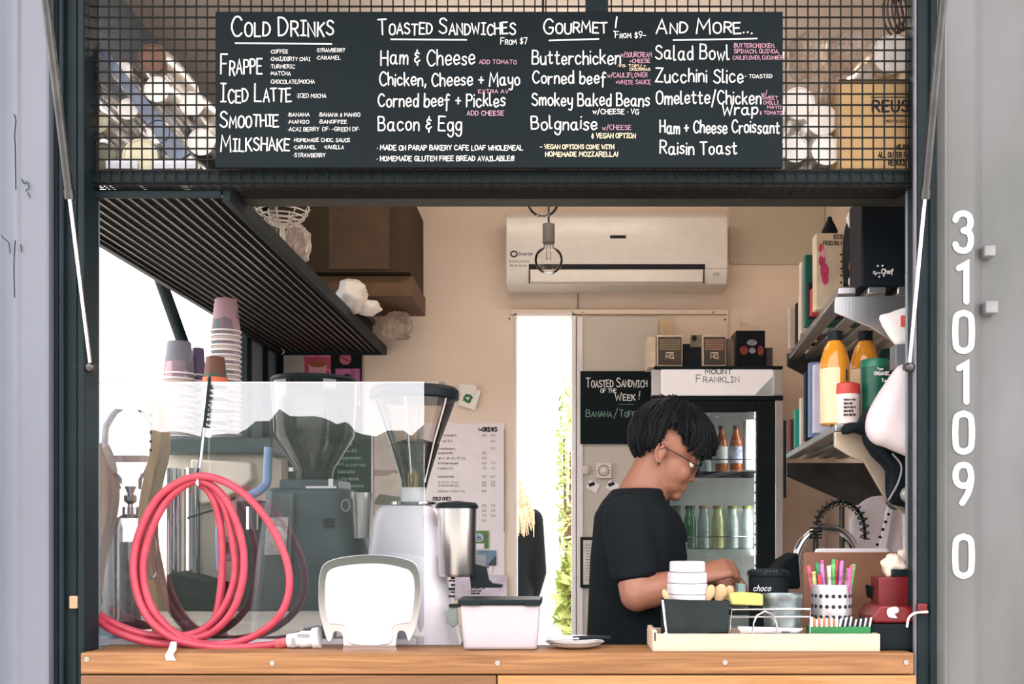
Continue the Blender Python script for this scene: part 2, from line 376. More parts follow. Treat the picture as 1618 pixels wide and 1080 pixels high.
# left wall with wide service window
wl = MB(); w0, w1, wz0, wz1 = .10, 1.93, 1.05, 2.46
wl.box(XL-.06, XL, 0, YB, 0, wz0).box(XL-.06, XL, 0, YB, wz1, ZC).box(XL-.06, XL, 0, w0, wz0, wz1).box(XL-.06, XL, w1, YB, wz0, wz1)
wl = struct(wl.build('wall_left', leftm))
win = MB().box(XL-.08, XL+.012, w1-.05, w1+.012, wz0, wz1).box(XL-.08, XL+.012, w0-.01, w0+.03, wz0, wz1).box(XL-.08, XL+.012, w0, w1, wz1-.03, wz1+.01).box(XL-.08, XL+.012, w0, w1, wz0-.01, wz0+.03)
struct(win.build('window_1', slate, bevel=.004))
struct(MB().box(XL-.001, XL+.02, 2.14, 2.165, 0, ZC).build('trim_4', slate))
struct(MB().box(XR, XR+.06, 0, YB, 0, ZC).build('wall_right', wallm))
# propped-up shutter over the left window with its stay
fl = empty('window_shutter', (XL-.03, 1.0, 2.5), 'grey steel shutter propped open outside the left window', 'shutter')
s_ = MB(); s_.add([(XL-.04, .05, 2.49), (XL-.04, 1.98, 2.49), (-1.8, 1.98, 2.815), (-1.8, .05, 2.815), (XL-.04, .05, 2.53), (XL-.04, 1.98, 2.53), (-1.8, 1.98, 2.855), (-1.8, .05, 2.855)],
    [(0, 1, 2, 3), (7, 6, 5, 4), (0, 4, 5, 1), (1, 5, 6, 2), (2, 6, 7, 3), (3, 7, 4, 0)])
s_.build('panel', leftm, fl)
MB().tube([at(312, 606, 1.29), at(250, 432, 1.29), (-1.62, 1.29, 2.70)], .022, 10).build('stay_bar', slate, fl)
# ------------------------------------------------------------------ container front
def corr(name, prof, z0, z1, m, th=.03):
    """prof: (x,y) profile extruded up"""
    n = len(prof); v = [(x, y, z0) for x, y in prof]+[(x, y, z1) for x, y in prof]+[(x, y+th, z0) for x, y in prof]+[(x, y+th, z1) for x, y in prof]
    f = []
    for i in range(n-1):
        f += [(i, i+1, n+i+1, n+i), (2*n+i+1, 2*n+i, 3*n+i, 3*n+i+1), (n+i, n+i+1, 3*n+i+1, 3*n+i)]
    f += [(0, n, 3*n, 2*n), (n-1, 3*n-1, 4*n-1, 2*n-1)]
    return struct(MB().add(v, f).build(name, m, ang=25))
def fx(px, y=-.05): return at(px, 0, y).x
corr('wall_front_left', [(fx(-150), -.05), (fx(-60), -.05), (fx(-40), -.02), (fx(-10), -.02), (fx(16), -.045), (fx(22), -.052), (fx(28), -.052), (fx(33), -.048), (fx(72), -.048), (fx(75.5), -.045), (fx(76), -.02)], -.02, 3.04, paint_l)
corr('wall_front_right', [(fx(1483), -.012), (fx(1486), -.035), (fx(1493), -.05), (fx(1497), -.05), (fx(1500), -.044), (fx(1541), -.044), (fx(1561), -.018), (fx(1660), -.018), (fx(1690), -.044), (fx(1760), -.044), (fx(1790), -.018), (fx(1900), -.018), (fx(1930), -.044), (fx(2010), -.044)], -.02, 3.04, paint_r)
# dark door frame round the opening
fr = MB()
fr.pbox(74, 92, -180, 1400, -.022, .06).pbox(92, 100, -180, 1400, -.034, .06).pbox(100, 122, -180, 1400, -.018, .06).pbox(122, 133, -180, 1400, -.03, .05)
struct(fr.build('trim_5', slate, bevel=.003))
fr = MB()
fr.pbox(1449, 1470, -180, 1400, -.02, .05).pbox(1470, 1482, -180, 1400, -.03, .06).pbox(1482, 1491, -180, 1400, -.016, .06)
struct(fr.build('trim_6', slate, bevel=.003))
struct(MB().pbox(1443.5, 1449, -180, 1400, -.022, -.012).build('trim_7', mat('lilac_grey_edge', (104, 104, 110), .4, .3), bevel=.002))
struct(MB().box(-1.62, 2.2, -.03, .05, 2.78, ZC+.06).build('wall_front_header', slate))
jl = MB().box(XL, at(133, 0, 0).x, .06, .085, 0, ZC).box(at(1449, 0, 0).x, XR, .06, .085, 0, ZC)
struct(jl.build('wall_front_inner', leftm))
# rust coloured latch block on the left frame
tag(MB().pbox(109, 122, 941, 961, -.032, -.018).build('latch_block', mat('bare_copper', (196, 150, 120), .5, .3), bevel=.002), 'small copper coloured block on the dark left door frame', 'latch')
for pts in (((22,180),(25,190),(23,215),(24,232),(25,300)), ((34,282),(38,290),(43,287),(46,296),(40,302)), ((2,372),(8,378),(14,384),(16,400)), ((33,386),(34,398)), ((44,304),(47,312)), ((24,380),(22,420),(23,470))):
    MB().tube(cr([at(a, b, -.0525) for a, b in pts], 4), .0011, 5).build('paint_crack', slate, bpy.data.objects['wall_front_left'])
# welded tabs
tabm = mat('tab_steel', (132, 130, 132), .45, .1, .1, 30)
for (a, b, c, d, lab) in ((1556, 1574, 387, 404, 'upper'), (1558, 1578, 475, 494, 'lower')):
    t = MB().pbox(a, b, c, d, -.05, -.012)
    tag(t.build('welded_tab', tabm, bevel=.003), f'{lab} small square steel tab welded beside the white numerals', 'steel tab', 'welded tabs on the container')
# numerals
num = mat('white_numeral', (246, 246, 244), .5, 0, .03)
NG = {'3': "~.5,8.3 1.2,9.5 3,10 4.7,9.3 5.2,7.6 4.6,6 3,5.4|~3,5.4 4.8,4.8 5.3,2.7 4.6,.7 3,0 1.2,.5 .5,1.7", '1': "1.6,8.9 3.9,10 3.9,0",
      '0': "~3,10 1.1,9.3 .5,7.4 .5,2.6 1.1,.7 3,0 4.9,.7 5.5,2.6 5.5,7.4 4.9,9.3 3,10", '9': "~5.4,7.2 4.8,5.2 3,4.5 1.2,5.2 .5,7.2 1.2,9.3 3,10 4.8,9.3 5.4,7.2|~5.4,7.3 5.3,5.4 4.4,2.6 2.6,0"}
ords = iter(('topmost', 'second', 'third', 'fourth', 'fifth', 'sixth', 'bottom'))
for ch, y0, y1 in (('3', 331, 402), ('1', 411, 482), ('0', 488, 560), ('1', 569, 640), ('0', 647, 719), ('9', 728, 800), ('0', 841, 915)):
    yy = -.0465; k = pl((y1-y0)-12, yy)/10
    m_ = MB(); P = at(1507, y1-6, yy)
    for part in NG[ch].split('|'):
        pp = [Vector((float(a), float(b), 0)) for a, b in (q.split(',') for q in part.lstrip('~').split())]
        ln = cr(pp, 6) if part[0] == '~' else pp
        ribbon(m_, [Vector((p.x*pl(5.1, yy), p.y*k, 0)) for p in ln], pl(9.5, yy), P, Vector((1, 0, 0)), Vector((0, 0, 1)), Vector((0, -1, 0)))
    o = m_.build('numeral', num, smooth=False)
    tag(o, f'white painted numeral {ch}, {next(ords)} of the column on the container', 'numeral', 'container number')
# gas struts of the front awning
for sx, lab in ((-1, 'left'), (1, 'right')):
    X = at(143, 0, -.02).x if sx < 0 else at(1437, 0, -.02).x
    def S(t): return Vector((X, -.02-.216*t, 1.758+.768*t))
    g = empty('gas_strut', S(0), f'slim steel gas strut at the {lab} side of the serving hatch', 'gas strut', 'awning gas struts')
    MB().cyl(S(0), S(.55), .0048, n=12).build('rod', chrome, g)
    MB().cyl(S(.49), S(1.5), .0095, n=14).cyl(S(.48), S(.505), .0115, n=14).build('cylinder', darksteel, g)
    b = MB().ell(S(0), (.013, .013, .013)).cyl(S(0)+Vector((-.012, 0, 0)), S(0)+Vector((.05*-sx*-1, .02, 0)), .008)
    b.build('ball_joint', darksteel, g)
aw = empty('front_awning', (0, -.05, 2.98), 'slate steel awning flap propped above the serving hatch', 'awning')
a_ = MB().add([(-1.15, -.04, 2.97), (.87, -.04, 2.97), (.87, -.9, 3.05), (-1.15, -.9, 3.05), (-1.15, -.04, 3.0), (.87, -.04, 3.0), (.87, -.9, 3.08), (-1.15, -.9, 3.08)],
    [(0, 3, 2, 1), (4, 5, 6, 7), (0, 1, 5, 4), (1, 2, 6, 5), (2, 3, 7, 6), (3, 0, 4, 7)])
a_.build('flap_panel', slate, aw)
# ------------------------------------------------------------------ timber sill and benches
st = empty('timber_sill', (-.15, 0, .9), 'brown timber planked counter sill along the bottom of the hatch', 'counter')
zt = 1.08
MB().box(at(128, 0, -.05).x, at(1444, 0, -.05).x, -.012, .13, zt-.03, zt-.001).build('sill_board', wood, st, bevel=.003)
def plank(a, b, c, d, m): return MB().pbox(a, b, c, d, -.05, -.013).build('plank', m, st, bevel=.003)
plank(127, 1444, 1031, 1064.5, wood)
plank(127, 784, 1066.5, 1102, wood_b); plank(786, 1448, 1066.5, 1102, wood_y)
plank(127, 700, 1104, 1140, wood_y); plank(702, 1448, 1104, 1140, wood)
plank(127, 1448, 1142, 1400, wood)
for px, py in ((137, 1041), (430, 1047), (786, 1047), (1146, 1046), (1432, 1046)):
    p = at(px, py, -.052); MB().cyl(p, p+Vector((0, .006, 0)), .0062, n=12).cyl(p+Vector((0, -.001, 0)), p, .0025, n=8).build('screw', steel, st)
bench = empty('left_workbench', (-.72, .45, 0), 'steel workbench under the coffee grinders', 'workbench')
MB().box(XL+.01, -.1, .135, .95, 1.02, 1.05).build('bench_top', steel, bench, bevel=.003)
for x in (-1.28, -.15):
    for y in (.18, .9): MB().box(x-.02, x+.02, y-.02, y+.02, 0, 1.02).build('leg', steel, bench)
bench = empty('right_workbench', (.7, .3, 0), 'steel bench under the condiment tray', 'workbench')
MB().box(.34, .85, .135, .36, 1.02, 1.05).build('bench_top', steel, bench, bevel=.003)
for x in (.38, .82):
    for y in (.16, .33): MB().box(x-.015, x+.015, y-.015, y+.015, 0, 1.02).build('leg', steel, bench)
# ------------------------------------------------------------------ overhead wire cage across the hatch
cg = empty('wire_cage', (-.14, .1, 2.2), 'black wire mesh storage cage above the serving hatch', 'wire cage')
m_ = MB(); yv = .012; r_ = .0016
gx0, gx1 = 138, 1444
xw = gx0
while xw <= gx1:
    p = at(xw, 0, yv); m_.box(p.x-r_, p.x+r_, yv-r_, yv+r_, 2.215, 2.74); xw += 17.25
zz = at(0, 287, yv).z
while zz < 2.75:
    m_.box(at(gx0, 0, yv).x, at(gx1, 0, yv).x, yv-.0042, yv-.0004, zz-r_, zz+r_); zz += pl(17.25, yv)
m_.build('front_mesh', wire, cg, smooth=False)
m_ = MB(); za = 2.205; x = at(gx0, 0, 0).x
while x < at(gx1, 0, 0).x:
    m_.box(x-.0012, x+.0012, 0, .107, za-.0012, za+.0012); x += .0263
for i in range(9):
    y = .01+i*.0125; m_.box(at(gx0, 0, 0).x, at(gx1, 0, 0).x, y-.0012, y+.0012, za-.0036, za-.0012)
m_.build('bottom_mesh', wire, cg, smooth=False)
olive = mat('olive_bar', (50, 52, 46), .6, .2, .15, 20)
m_ = MB().pbox(140, 1444, 267, 290, .018, .03)
m_.build('front_bar', slate, cg, bevel=.002)
p0, p1 = at(345, 0, .1), at(1446, 0, .1)
MB().box(-.8, p1.x, .108, .185, 2.204, 2.24).build('rear_bar', olive, cg, bevel=.002)
MB().pbox(138, 141, -30, 290, .0, .02).build('side_bar', slate, cg); MB().pbox(1441, 1444, -30, 290, .0, .02).build('side_bar', slate, cg)
# white scraps stuck on the bar: flaked stickers
# ------------------------------------------------------------------ left wire shelf running to the back wall
sh = empty('wire_shelf', (-1.05, 1.25, 2.19), 'long dark wire shelf running back over the left window', 'wire shelf')
sx0, sx1, sy0, sy1, sz = -1.292, -.826, .035, 2.33, 2.184
m_ = MB()
for i in range(17):
    x = sx0+(sx1-sx0)*i/16; m_.cyl((x, sy0, sz), (x, sy1, sz), .0028, n=8)
m_.build('long_wires', mat('bright_wire', (150, 150, 148), .3, .9), sh, smooth=False)
m_ = MB(); y = sy0
while y < sy1:
    m_.box(sx0, sx1, y-.0016, y+.0016, sz+.004, sz+.0072); y += .0125
m_.build('cross_wires', wire, sh, smooth=False)
MB().box(sx1, sx1+.02, sy0, sy1, sz-.012, sz+.03).box(sx0-.02, sx0, sy0, sy1, sz-.012, sz+.02).box(sx0, sx1, sy1-.02, sy1, sz-.012, sz+.02).box(sx0, sx1, sy0-.008, sy0, sz-.006, sz+.012).build('edge_rail', slate, sh, bevel=.002)
bd = mat('dark_lining', (38, 44, 46), .8, 0, .2, 40, 0)
lnr = MB().box(sx0, sx1, sy0+.02, sy1-.03, sz+.012, sz+.016).build('shelf_liner', bd, sh)
# ------------------------------------------------------------------ chalk menu board
cb = empty('chalk_menu_board', at(788, 264, -.012), 'long black chalkboard menu with cold drinks and toasted sandwiches', 'menu board')
MB().pbox(340, 1237, 18, 264.5, -.016, -.002).build('board', chalk_bd, cb, bevel=.0015)
MB().pbox(925, 961, -40, 20, -.008, -.002).build('hanging_strap', slate, cb)
TX = [
('Cold Drinks',366,525,56,30,2.6,1,0),('Frappe',349,413,117,31,2.3,1,0),('Iced Latte',349,459,161,27,2.3,1,0),('Smoothie',348,439,200,24,2.3,1,0),('Milkshake',349,456,238,26,2.3,1,0),
('\u00b7COFFEE',427,455,84,5.6,.8,0,0),('\u00b7CHAI/DIRTY CHAI',427,490,96,5.6,.8,0,0),('\u00b7TURMERIC',427,466,108,5.6,.8,0,0),('\u00b7MATCHA',427,459,119,5.6,.8,0,0),('\u00b7CHOCOLATE/MOCHA',427,497,132,5.8,.8,0,0),
('\u00b7STRAWBERRY',500,545,82,5.6,.8,0,0),('\u00b7CARAMEL',500,538,94,5.6,.8,0,0),('\u00b7ICED MOCHA',469,515,154,6,.8,0,0),
('\u00b7BANANA',455,489,184,5.4,.8,0,0),('\u00b7MANGO',455,488,195,5.4,.8,0,0),('\u00b7ACAI BERRY \u00b7DF\u00b7 -GREEN DF\u00b7',455,568,207,6,.8,0,0),('\u00b7BANANA & MANGO',504,569,184,5.6,.8,0,0),('\u00b7BANOFFEE',504,548,195,5.4,.8,0,0),
('\u00b7HOMEMADE CHOC. SAUCE',464,553,224,5.4,.8,0,0),('\u00b7CARAMEL',464,499,235,5.4,.8,0,0),('\u00b7VANILLA',512,543,235,5.4,.8,0,0),('\u00b7STRAWBERRY',464,514,248,5.8,.8,0,0),
('Toasted Sandwiches',598,813,54,23,2.3,1,0),('From $7',791,833,70,10,1.2,1,0),('Ham & Cheese',602,750,102,23,2.2,0,0),('ADD TOMATO',757,816,101,6.4,.8,0,1),
('Chicken, Cheese + Mayo',600,821,135,20,2.2,0,0),('EXTRA AV',756,803,147,5.6,.8,0,1),('Corned beef + Pickles',598,798,168,20,2.2,0,0),('ADD CHEESE',738,796,182,7,.95,0,1),('Bacon & Egg',598,729,206,22,2.2,0,0),
('\u00b7 MADE ON PARAP BAKERY CAFE LOAF WHOLEMEAL',596,826,237,7.4,1.3,0,0),('\u00b7 HOMEMADE GLUTEN FREE BREAD AVAILABLE!!!',596,812,254,7.4,1.3,0,0),
('Gourmet',859,958,52,22,2.4,1,0),('!',968,975,51,24,2.3,0,0),('From $9-',972,1020,60,9.5,1.2,1,0),('Butterchicken',841,980,101,21,2.2,0,0),('w/SOURCREAM',981,1030,90,7.5,.8,0,1),('+CHEESE',995,1027,99,5.6,.8,0,1),
('\u00b7VG\u00b7 TOFU +',976,1020,106,4,.72,0,2),('CHICKPEAS',995,1027,111.5,4,.72,0,2),('Corned beef',842,957,132,19,2.2,0,0),('w/CAULIFLOWER',960,1023,122,7,.8,0,1),('+WHITE SAUCE',973,1028,133,6.4,.8,0,1),
('Smokey Baked Beans',841,1026,167,19,2.2,0,0),('w/CHEESE \u00b7 VG',937,1009,180,7.4,1.2,0,0),('Bolgnaise',840,943,204,20,2.2,0,0),('w/CHEESE',952,997,205,7.4,.8,0,1),('& VEGAN OPTION',935,1004,218,7.2,1.3,0,2),
('- VEGAN OPTIONS COME WITH',854,970,235,6.4,1.2,0,2),('HOMEMADE MOZZARELLA!',862,976,247,7,1.3,0,2),
('And More...',1037,1188,52,22,2.4,1,0),('Salad Bowl',1036,1152,94,22,2.2,0,0),('BUTTERCHICKEN,',1160,1224,75,6.2,.8,0,1),('SPINACH, QUINOA,',1160,1231,84,6.2,.8,0,1),('CAULIFLOWER, CUCUMBER',1158,1236,94,5.8,.72,0,1),
('Zucchini Slice',1036,1174,130,21,2.2,0,0),('- TOASTED',1177,1220,123,5.6,.8,0,0),('Omelette/Chicken',1037,1202,164,20,2.2,0,0),('Wrap',1141,1197,181,17,2.2,0,0),('w/',1203,1212,151,7,.8,0,1),('SWEET',1204,1229,157,5,.72,0,1),
('CHILLI',1206,1230,164.5,5,.72,0,1),('MAYO',1212,1234,172,5,.72,0,1),('& TOMATO',1201,1236,181,5.6,.72,0,1),('Ham + Cheese Croissant',1043,1231,210,19,2.2,0,0),('Raisin Toast',1043,1164,243,20,2.2,0,0)]
CM = (chalk, chalk_p, chalk_c)
for s, a, b, base, h, w, sm_, c in TX:
    m_ = MB(); pwrite(m_, s, a, b, base, h, -.0168, w, bool(sm_), .45)
    m_.build('chalk_line', CM[c], cb, smooth=False)
for a, b, c, d in ((372, 68, 524, 69.5), (618, 62, 737, 63), (868, 64, 946, 61.5), (1064, 63.5, 1196, 61)):
    m_ = MB(); P = at(a, b, -.0168); q = at(c, d, -.0168)
    ribbon(m_, [Vector((0, 0, 0)), Vector((q.x-P.x, q.z-P.z, 0))], pl(2.2, 0), P, Vector((1, 0, 0)), Vector((0, 0, 1)), Vector((0, -1, 0)))
    m_.build('chalk_underline', chalk, cb, smooth=False)
# ------------------------------------------------------------------ cup sleeves in the cage
cupw = mat('cup_base_white', (248, 240, 234), .7, 0, .03)
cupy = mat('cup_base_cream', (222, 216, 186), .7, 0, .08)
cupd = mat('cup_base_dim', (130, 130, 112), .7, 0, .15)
wrap = glass('plastic_wrap', (238, 236, 232), .0, .3, .14, 1.3, (205, 196, 186))
rimm = mat('cup_rim', (104, 94, 87), .8, 0, .1, 30)
def sleeve(px, py, r, y, L, m, lab, tint=None):
    p = at(px, py, y); R = pl(r*1.13, y)
    e = empty('cup_sleeve', p-Vector((0, 0, R*1.2)), lab, 'paper cups', 'sleeved paper cups in the wire cage')
    b = MB(); b.loft([(p+Vector((0, t, 0)), (q, 0, 0), (0, 0, q)) for t, q in ((.004, R*.9), (0, R*.93), (0, R), (.004, R), (.075, R*1.18))], 24); b.build('cup', m, e)
    n = int(L/.02); c = MB()
    for i in range(n):
        t = .075+i*.02
        if t > L: break
        c.loft([(p+Vector((0, t+d, 0)), (q, 0, 0), (0, 0, q)) for d, q in ((0, R*1.18), (.004, R*1.26), (.008, R*1.26), (.012, R*1.18))], 20, cap=False)
    c.build('nested_cups', tint or rimm, e)
    w = MB(); w.loft([(p+Vector((0, t, 0)), (q*R, 0, 0), (0, 0, q*R)) for t, q in ((-.002, 1.02), (.01, 1.14), (.06, 1.26), (.09, 1.31), (L, 1.33))], 24, cap=False); w.build('plastic_sleeve', wrap, e)
brn = mat('brown_cup', (132, 98, 82), .8, 0, .15)
for px, py, r, y, L, m, lab in (
 (193,113,15,.06,.2,cupw,'white cup base in a sleeve, highest bright disc left of the menu board'),
 (248,141,18,.045,.2,cupw,'largest bright cup base left of the menu board'),
 (303,164,17.5,.04,.2,cupw,'bright cup base touching the left edge of the menu board'),
 (202,172,15,.06,.2,cupw,'bright cup base half behind the slanted flat bar'),
 (250,208,16.5,.05,.2,cupw,'bright cup base under the middle of the slanted bar'),
 (155,193,15,.04,.2,cupy,'cream cup base at the far left of the cage'),
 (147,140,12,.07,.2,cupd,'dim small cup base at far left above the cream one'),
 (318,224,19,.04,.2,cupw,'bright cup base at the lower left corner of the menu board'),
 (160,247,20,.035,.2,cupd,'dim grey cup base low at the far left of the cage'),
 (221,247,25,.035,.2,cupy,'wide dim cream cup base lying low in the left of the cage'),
 (1411,85,28,.1,.2,cupw,'biggest white cup base right of the menu board, above the carton'),
 (1262,163,23,.08,.17,cupw,'white cup base beside the right edge of the menu board'),
 (1299,189,22,.09,.17,cupw,'white cup base between the menu board and the carton'),
 (1257,235,19,.07,.17,cupw,'lower white cup base by the board bottom right corner'),
 (1306,237,21,.07,.17,cupw,'lower white cup base against the cardboard carton')):
    sleeve(px, py, r, y, L, m, lab)
sleeve(240, 92, 20, .06, .2, brn, 'brown cup in a dusty sleeve above the white cups', brn)
# clear bags of cups lying sideways (upper right)
bagm = glass('clear_bag', (236, 228, 220), .0, .45, .55, 1.25, (226, 212, 200))
def bag(name, px, py, w, h, y, d, m, lab, seed, cat='plastic bag', amp=.16, group=None):
    rn = random.Random(seed); c = at(px, py, y); rx, rz = pl(w, y)/2, pl(h, y)/2
    b = MB(); n, k = 22, 14; vs = []; ph = [rn.uniform(0, 6.28) for _ in range(8)]
    for i in range(k+1):
        t = math.pi*i/k
        for j in range(n):
            a = 2*math.pi*j/n
            f = 1+amp*(math.sin(3*a+ph[0]+2*t)*.5+math.sin(5*a+ph[1]-3*t)*.4+math.sin(7*t+ph[2]+a)*.35+rn.uniform(-.25, .25))
            q = max(math.sin(t), .03)**.8
            vs.append((c.x+rx*q*math.cos(a)*f, c.y+d/2*q*math.sin(a)*f, c.z-rz*math.cos(t)*(1+.3*(f-1))))
    fs = [(i*n+j, i*n+(j+1) % n, (i+1)*n+(j+1) % n, (i+1)*n+j) for i in range(k) for j in range(n)]
    fs += [tuple(range(n-1, -1, -1)), tuple(range(k*n, k*n+n))]
    b.add(vs, fs); o = b.build(name, m, ang=70)
    return tag(o, lab, cat, group)
bag('cup_bag', 1272, 90, 62, 62, .12, .14, bagm, 'crumpled clear bag of cups at the top right of the menu board', 1)
bag('cup_bag', 1336, 86, 66, 60, .13, .14, bagm, 'crumpled clear bag of cups between two others over the carton', 2)
bag('cup_bag', 1315, 150, 34, 44, .14, .1, bagm, 'small grey crumpled bag behind the white cup bases', 3)
# slanted flat bar and cards in the left of the cage
m_ = MB(); a, b = at(146, 60, .05), at(287, 250, .05)
m_.add([a+Vector((0, 0, .012)), a-Vector((0, 0, .012)), b-Vector((.02, 0, .012)), b+Vector((.02, 0, .012)), a+Vector((0, .01, .012)), a-Vector((0, -.01, .012)), b+Vector((-.02, .01, -.012)), b+Vector((.02, .01, .012))],
    [(0, 1, 2, 3), (7, 6, 5, 4), (0, 4, 5, 1), (1, 5, 6, 2), (2, 6, 7, 3), (3, 7, 4, 0)])
tag(m_.build('flat_bar', mat('blue_steel', (104, 114, 132), .35, .2, .15), smooth=False), 'slanted blue-grey flat steel bar behind the left mesh', 'steel bar')
lab_white = mat('pale_card', (214, 216, 224), .7, 0, .03)
for a, b, lab in ((167, 217, 'left pale card standing on the cage bar'), (240, 312, 'longer pale card standing on the cage bar')):
    tag(MB().pbox(a, b, 253, 266, .03, .034).build('card', lab_white), lab, 'card')
# carton
ct = empty('cardboard_carton', at(1385, 264, .12), 'tan cardboard carton printed REUSE behind the right mesh', 'carton')
MB().pbox(1326, 1452, 125, 266, .05, .18).build('carton_body', card, ct, bevel=.002)
m_ = MB(); yy = .0492
pwrite(m_, 'REUSE', 1379, 1450, 176, 17, yy, 3.4, gap=2.6)
for py in (153.5, 182): MB().pbox(1376, 1452, py-.8, py+.8, yy, yy+.0005).build('printed_rule', ink, ct)
pwrite(m_, 'RECYCLED BOX', 1400, 1446, 193, 3.4, yy, .9)
pwrite(m_, 'WE REUSE', 1414, 1450, 236, 7, yy, 1.7); pwrite(m_, 'ALL OUTER PACKA', 1388, 1450, 248.5, 8, yy, 1.7); pwrite(m_, 'REDUCE WAS', 1404, 1450, 261, 8, yy, 1.7)
tag(m_.build('print', ink, ct, smooth=False), kind='stuff')
MB().pbox(1326, 1452, 125, 128, .0475, .05).build('flap_edge', carddk, ct)
# coil of dark wire, top right
m_ = MB()
for i in range(6):
    c = at(1408+i*7.0, 26-i*3.5, .1); m_.tube([c+Vector((math.cos(t/20*math.tau)*.03, math.cos(t/20*math.tau)*.03, math.sin(t/20*math.tau)*.045)) for t in range(20)], .0028, 6, True)
tag(m_.build('cable_coil', mat('taupe_cable', (92, 78, 74), .6)), 'taupe coiled cable in the top right of the cage', 'cable')
# ------------------------------------------------------------------ unseen ceiling lamp added to brighten ceiling and room (hidden behind the menu board)
lp = empty('ceiling_fill_light', (0, .95, 2.93), 'unseen fill light added on the ceiling behind the menu board', 'fill light')
MB().box(-.6, .6, .92, .98, 2.945, 2.98).build('housing', white, lp, bevel=.004)
tb = bpy.data.materials.new('lit_tube'); tb.use_nodes = True
tb.node_tree.nodes['Principled BSDF'].inputs['Emission Color'].default_value = (1, .86, .72, 1)
tb.node_tree.nodes['Principled BSDF'].inputs['Emission Strength'].default_value = 46
MB().cyl((-.58, .95, 2.932), (.58, .95, 2.932), .013).build('tube', tb, lp)
# ------------------------------------------------------------------ acrylic screen in front of the coffee gear
acr = glass('acrylic', (242, 244, 245), .085, .004, .02, 1.45)
ZMIN[0] = None
scn = empty('acrylic_screen', at(404, 1028, .14), 'clear acrylic guard standing on the left of the sill', 'screen')
p0, p1 = at(139, 1028, .138), at(670, 604.5, .138)
MB().box(p0.x, p1.x, .138, .142, zt, p1.z).build('panel', acr, scn)
MB().box(p0.x, p1.x, .1375, .1425, p1.z, p1.z+.0025).build('polished_edge', white, scn)
MB().box(p0.x+.02, p1.x-.02, .132, .148, zt-.001, zt+.012).build('base_channel', mat('channel', (210, 208, 214), .3), scn)
# ------------------------------------------------------------------ pink hose coil
hosem = mat('pink_hose', (186, 66, 84), .42, 0, .08, 30, rgb2=(168, 52, 70))
hp = [(466,1013,.055),(400,1021,.06),(330,1021,.05),(270,1006,.045),(228,966,.05),(211,905,.06),(219,845,.07),(253,782,.08),(313,752,.09),(375,772,.085),(428,830,.075),(457,905,.065),(446,965,.06),(400,1005,.07),(335,1018,.075),(280,1003,.07),
 (240,960,.06),(226,900,.07),(238,840,.08),(268,786,.09),(313,759,.10),(354,785,.095),(380,845,.09),(385,905,.085),(367,965,.08),(327,1003,.09),(282,1002,.095),(243,965,.085),(219,920,.08),(216,880,.085),(230,822,.09),(264,776,.10),(313,753,.112),
 (350,790,.11),(367,850,.105),(371,910,.10),(350,965,.095),(308,1000,.1),(240,1003,.09),(190,989,.085),(150,968,.09),(172,992,.075),(235,1014,.065),(300,1014,.085),(336,985,.11),(349,930,.115),(351,860,.115),(344,808,.115),(330,776,.115),(313,762,.115)]
hs = empty('hose_coil', at(335, 1028, .08), 'coiled pink hose hanging against the acrylic screen', 'hose')
MB().tube(cr([at(*p) for p in hp], 7), .0096, 10).build('hose', hosem, hs)
a = at(440, 1016, .055); MB().tube([at(462, 1013, .055), at(436, 1017, .057)], .0125, 12).build('coupling_sleeve', mat('dusty_red_rubber', (206, 96, 100), .7, 0, .2, 60), hs)
m_ = MB().cyl(at(455, 1012, .055), at(476, 1010, .055), .017, .019, 16).cyl(at(476, 1010, .055), at(497, 1008, .055), .021, .02, 18).cyl(at(495, 1008, .055), at(505, 1007, .055), .026, .026, 20)
m_.build('plug', white, hs)
MB().pbox(469, 488, 1001, 1006, .03, .034).pbox(460, 466, 1008, 1022, .034, .04).build('plug_clip', greyink, hs)
tie = empty('hook_tie', at(313, 770, .12), 'dark cable tie hooked over the screen holding the hose', 'cable tie')
MB().tube(cr([at(330, 600, .15), at(331, 599, .135), at(327, 640, .128), at(322, 680, .124)], 5), .0042, 8).build('strap', black, tie)
MB().tube(cr([at(322, 676, .124), at(316, 730, .11), at(312, 752, .092), at(313, 768, .088), at(317, 757, .115)], 5), .0046, 8).build('hook', chrome, tie)
m_ = MB()
for i in range(9): p = at(334-i*.85, 613+i*7.6, .132); m_.box(p.x-.002, p.x+.002, .130, .134, p.z-.0025, p.z+.0025)
tag(m_.build('teeth', ink, tie), kind='stuff')
m_ = MB(); pts = [at(274, 1014, -.0), at(272, 1026, -.052), at(267, 1034, -.056), at(270, 1043, -.053)]
v = []
for i, p in enumerate(pts):
    w = (.007, .009, .009, .011)[i]; v += [p+Vector((-w, 0, 0)), p+Vector((w, 0, 0)), p+Vector((w, .002, .001)), p+Vector((-w, .002, .001))]
m_.add(v, [(4*i+j, 4*i+(j+1) % 4, 4*i+4+(j+1) % 4, 4*i+4+j) for i in range(3) for j in range(4)]+[(3, 2, 1, 0), (12, 13, 14, 15)])
tag(m_.build('paper_tag', paper, ang=60), 'small white tag hanging over the sill below the hose', 'tag')
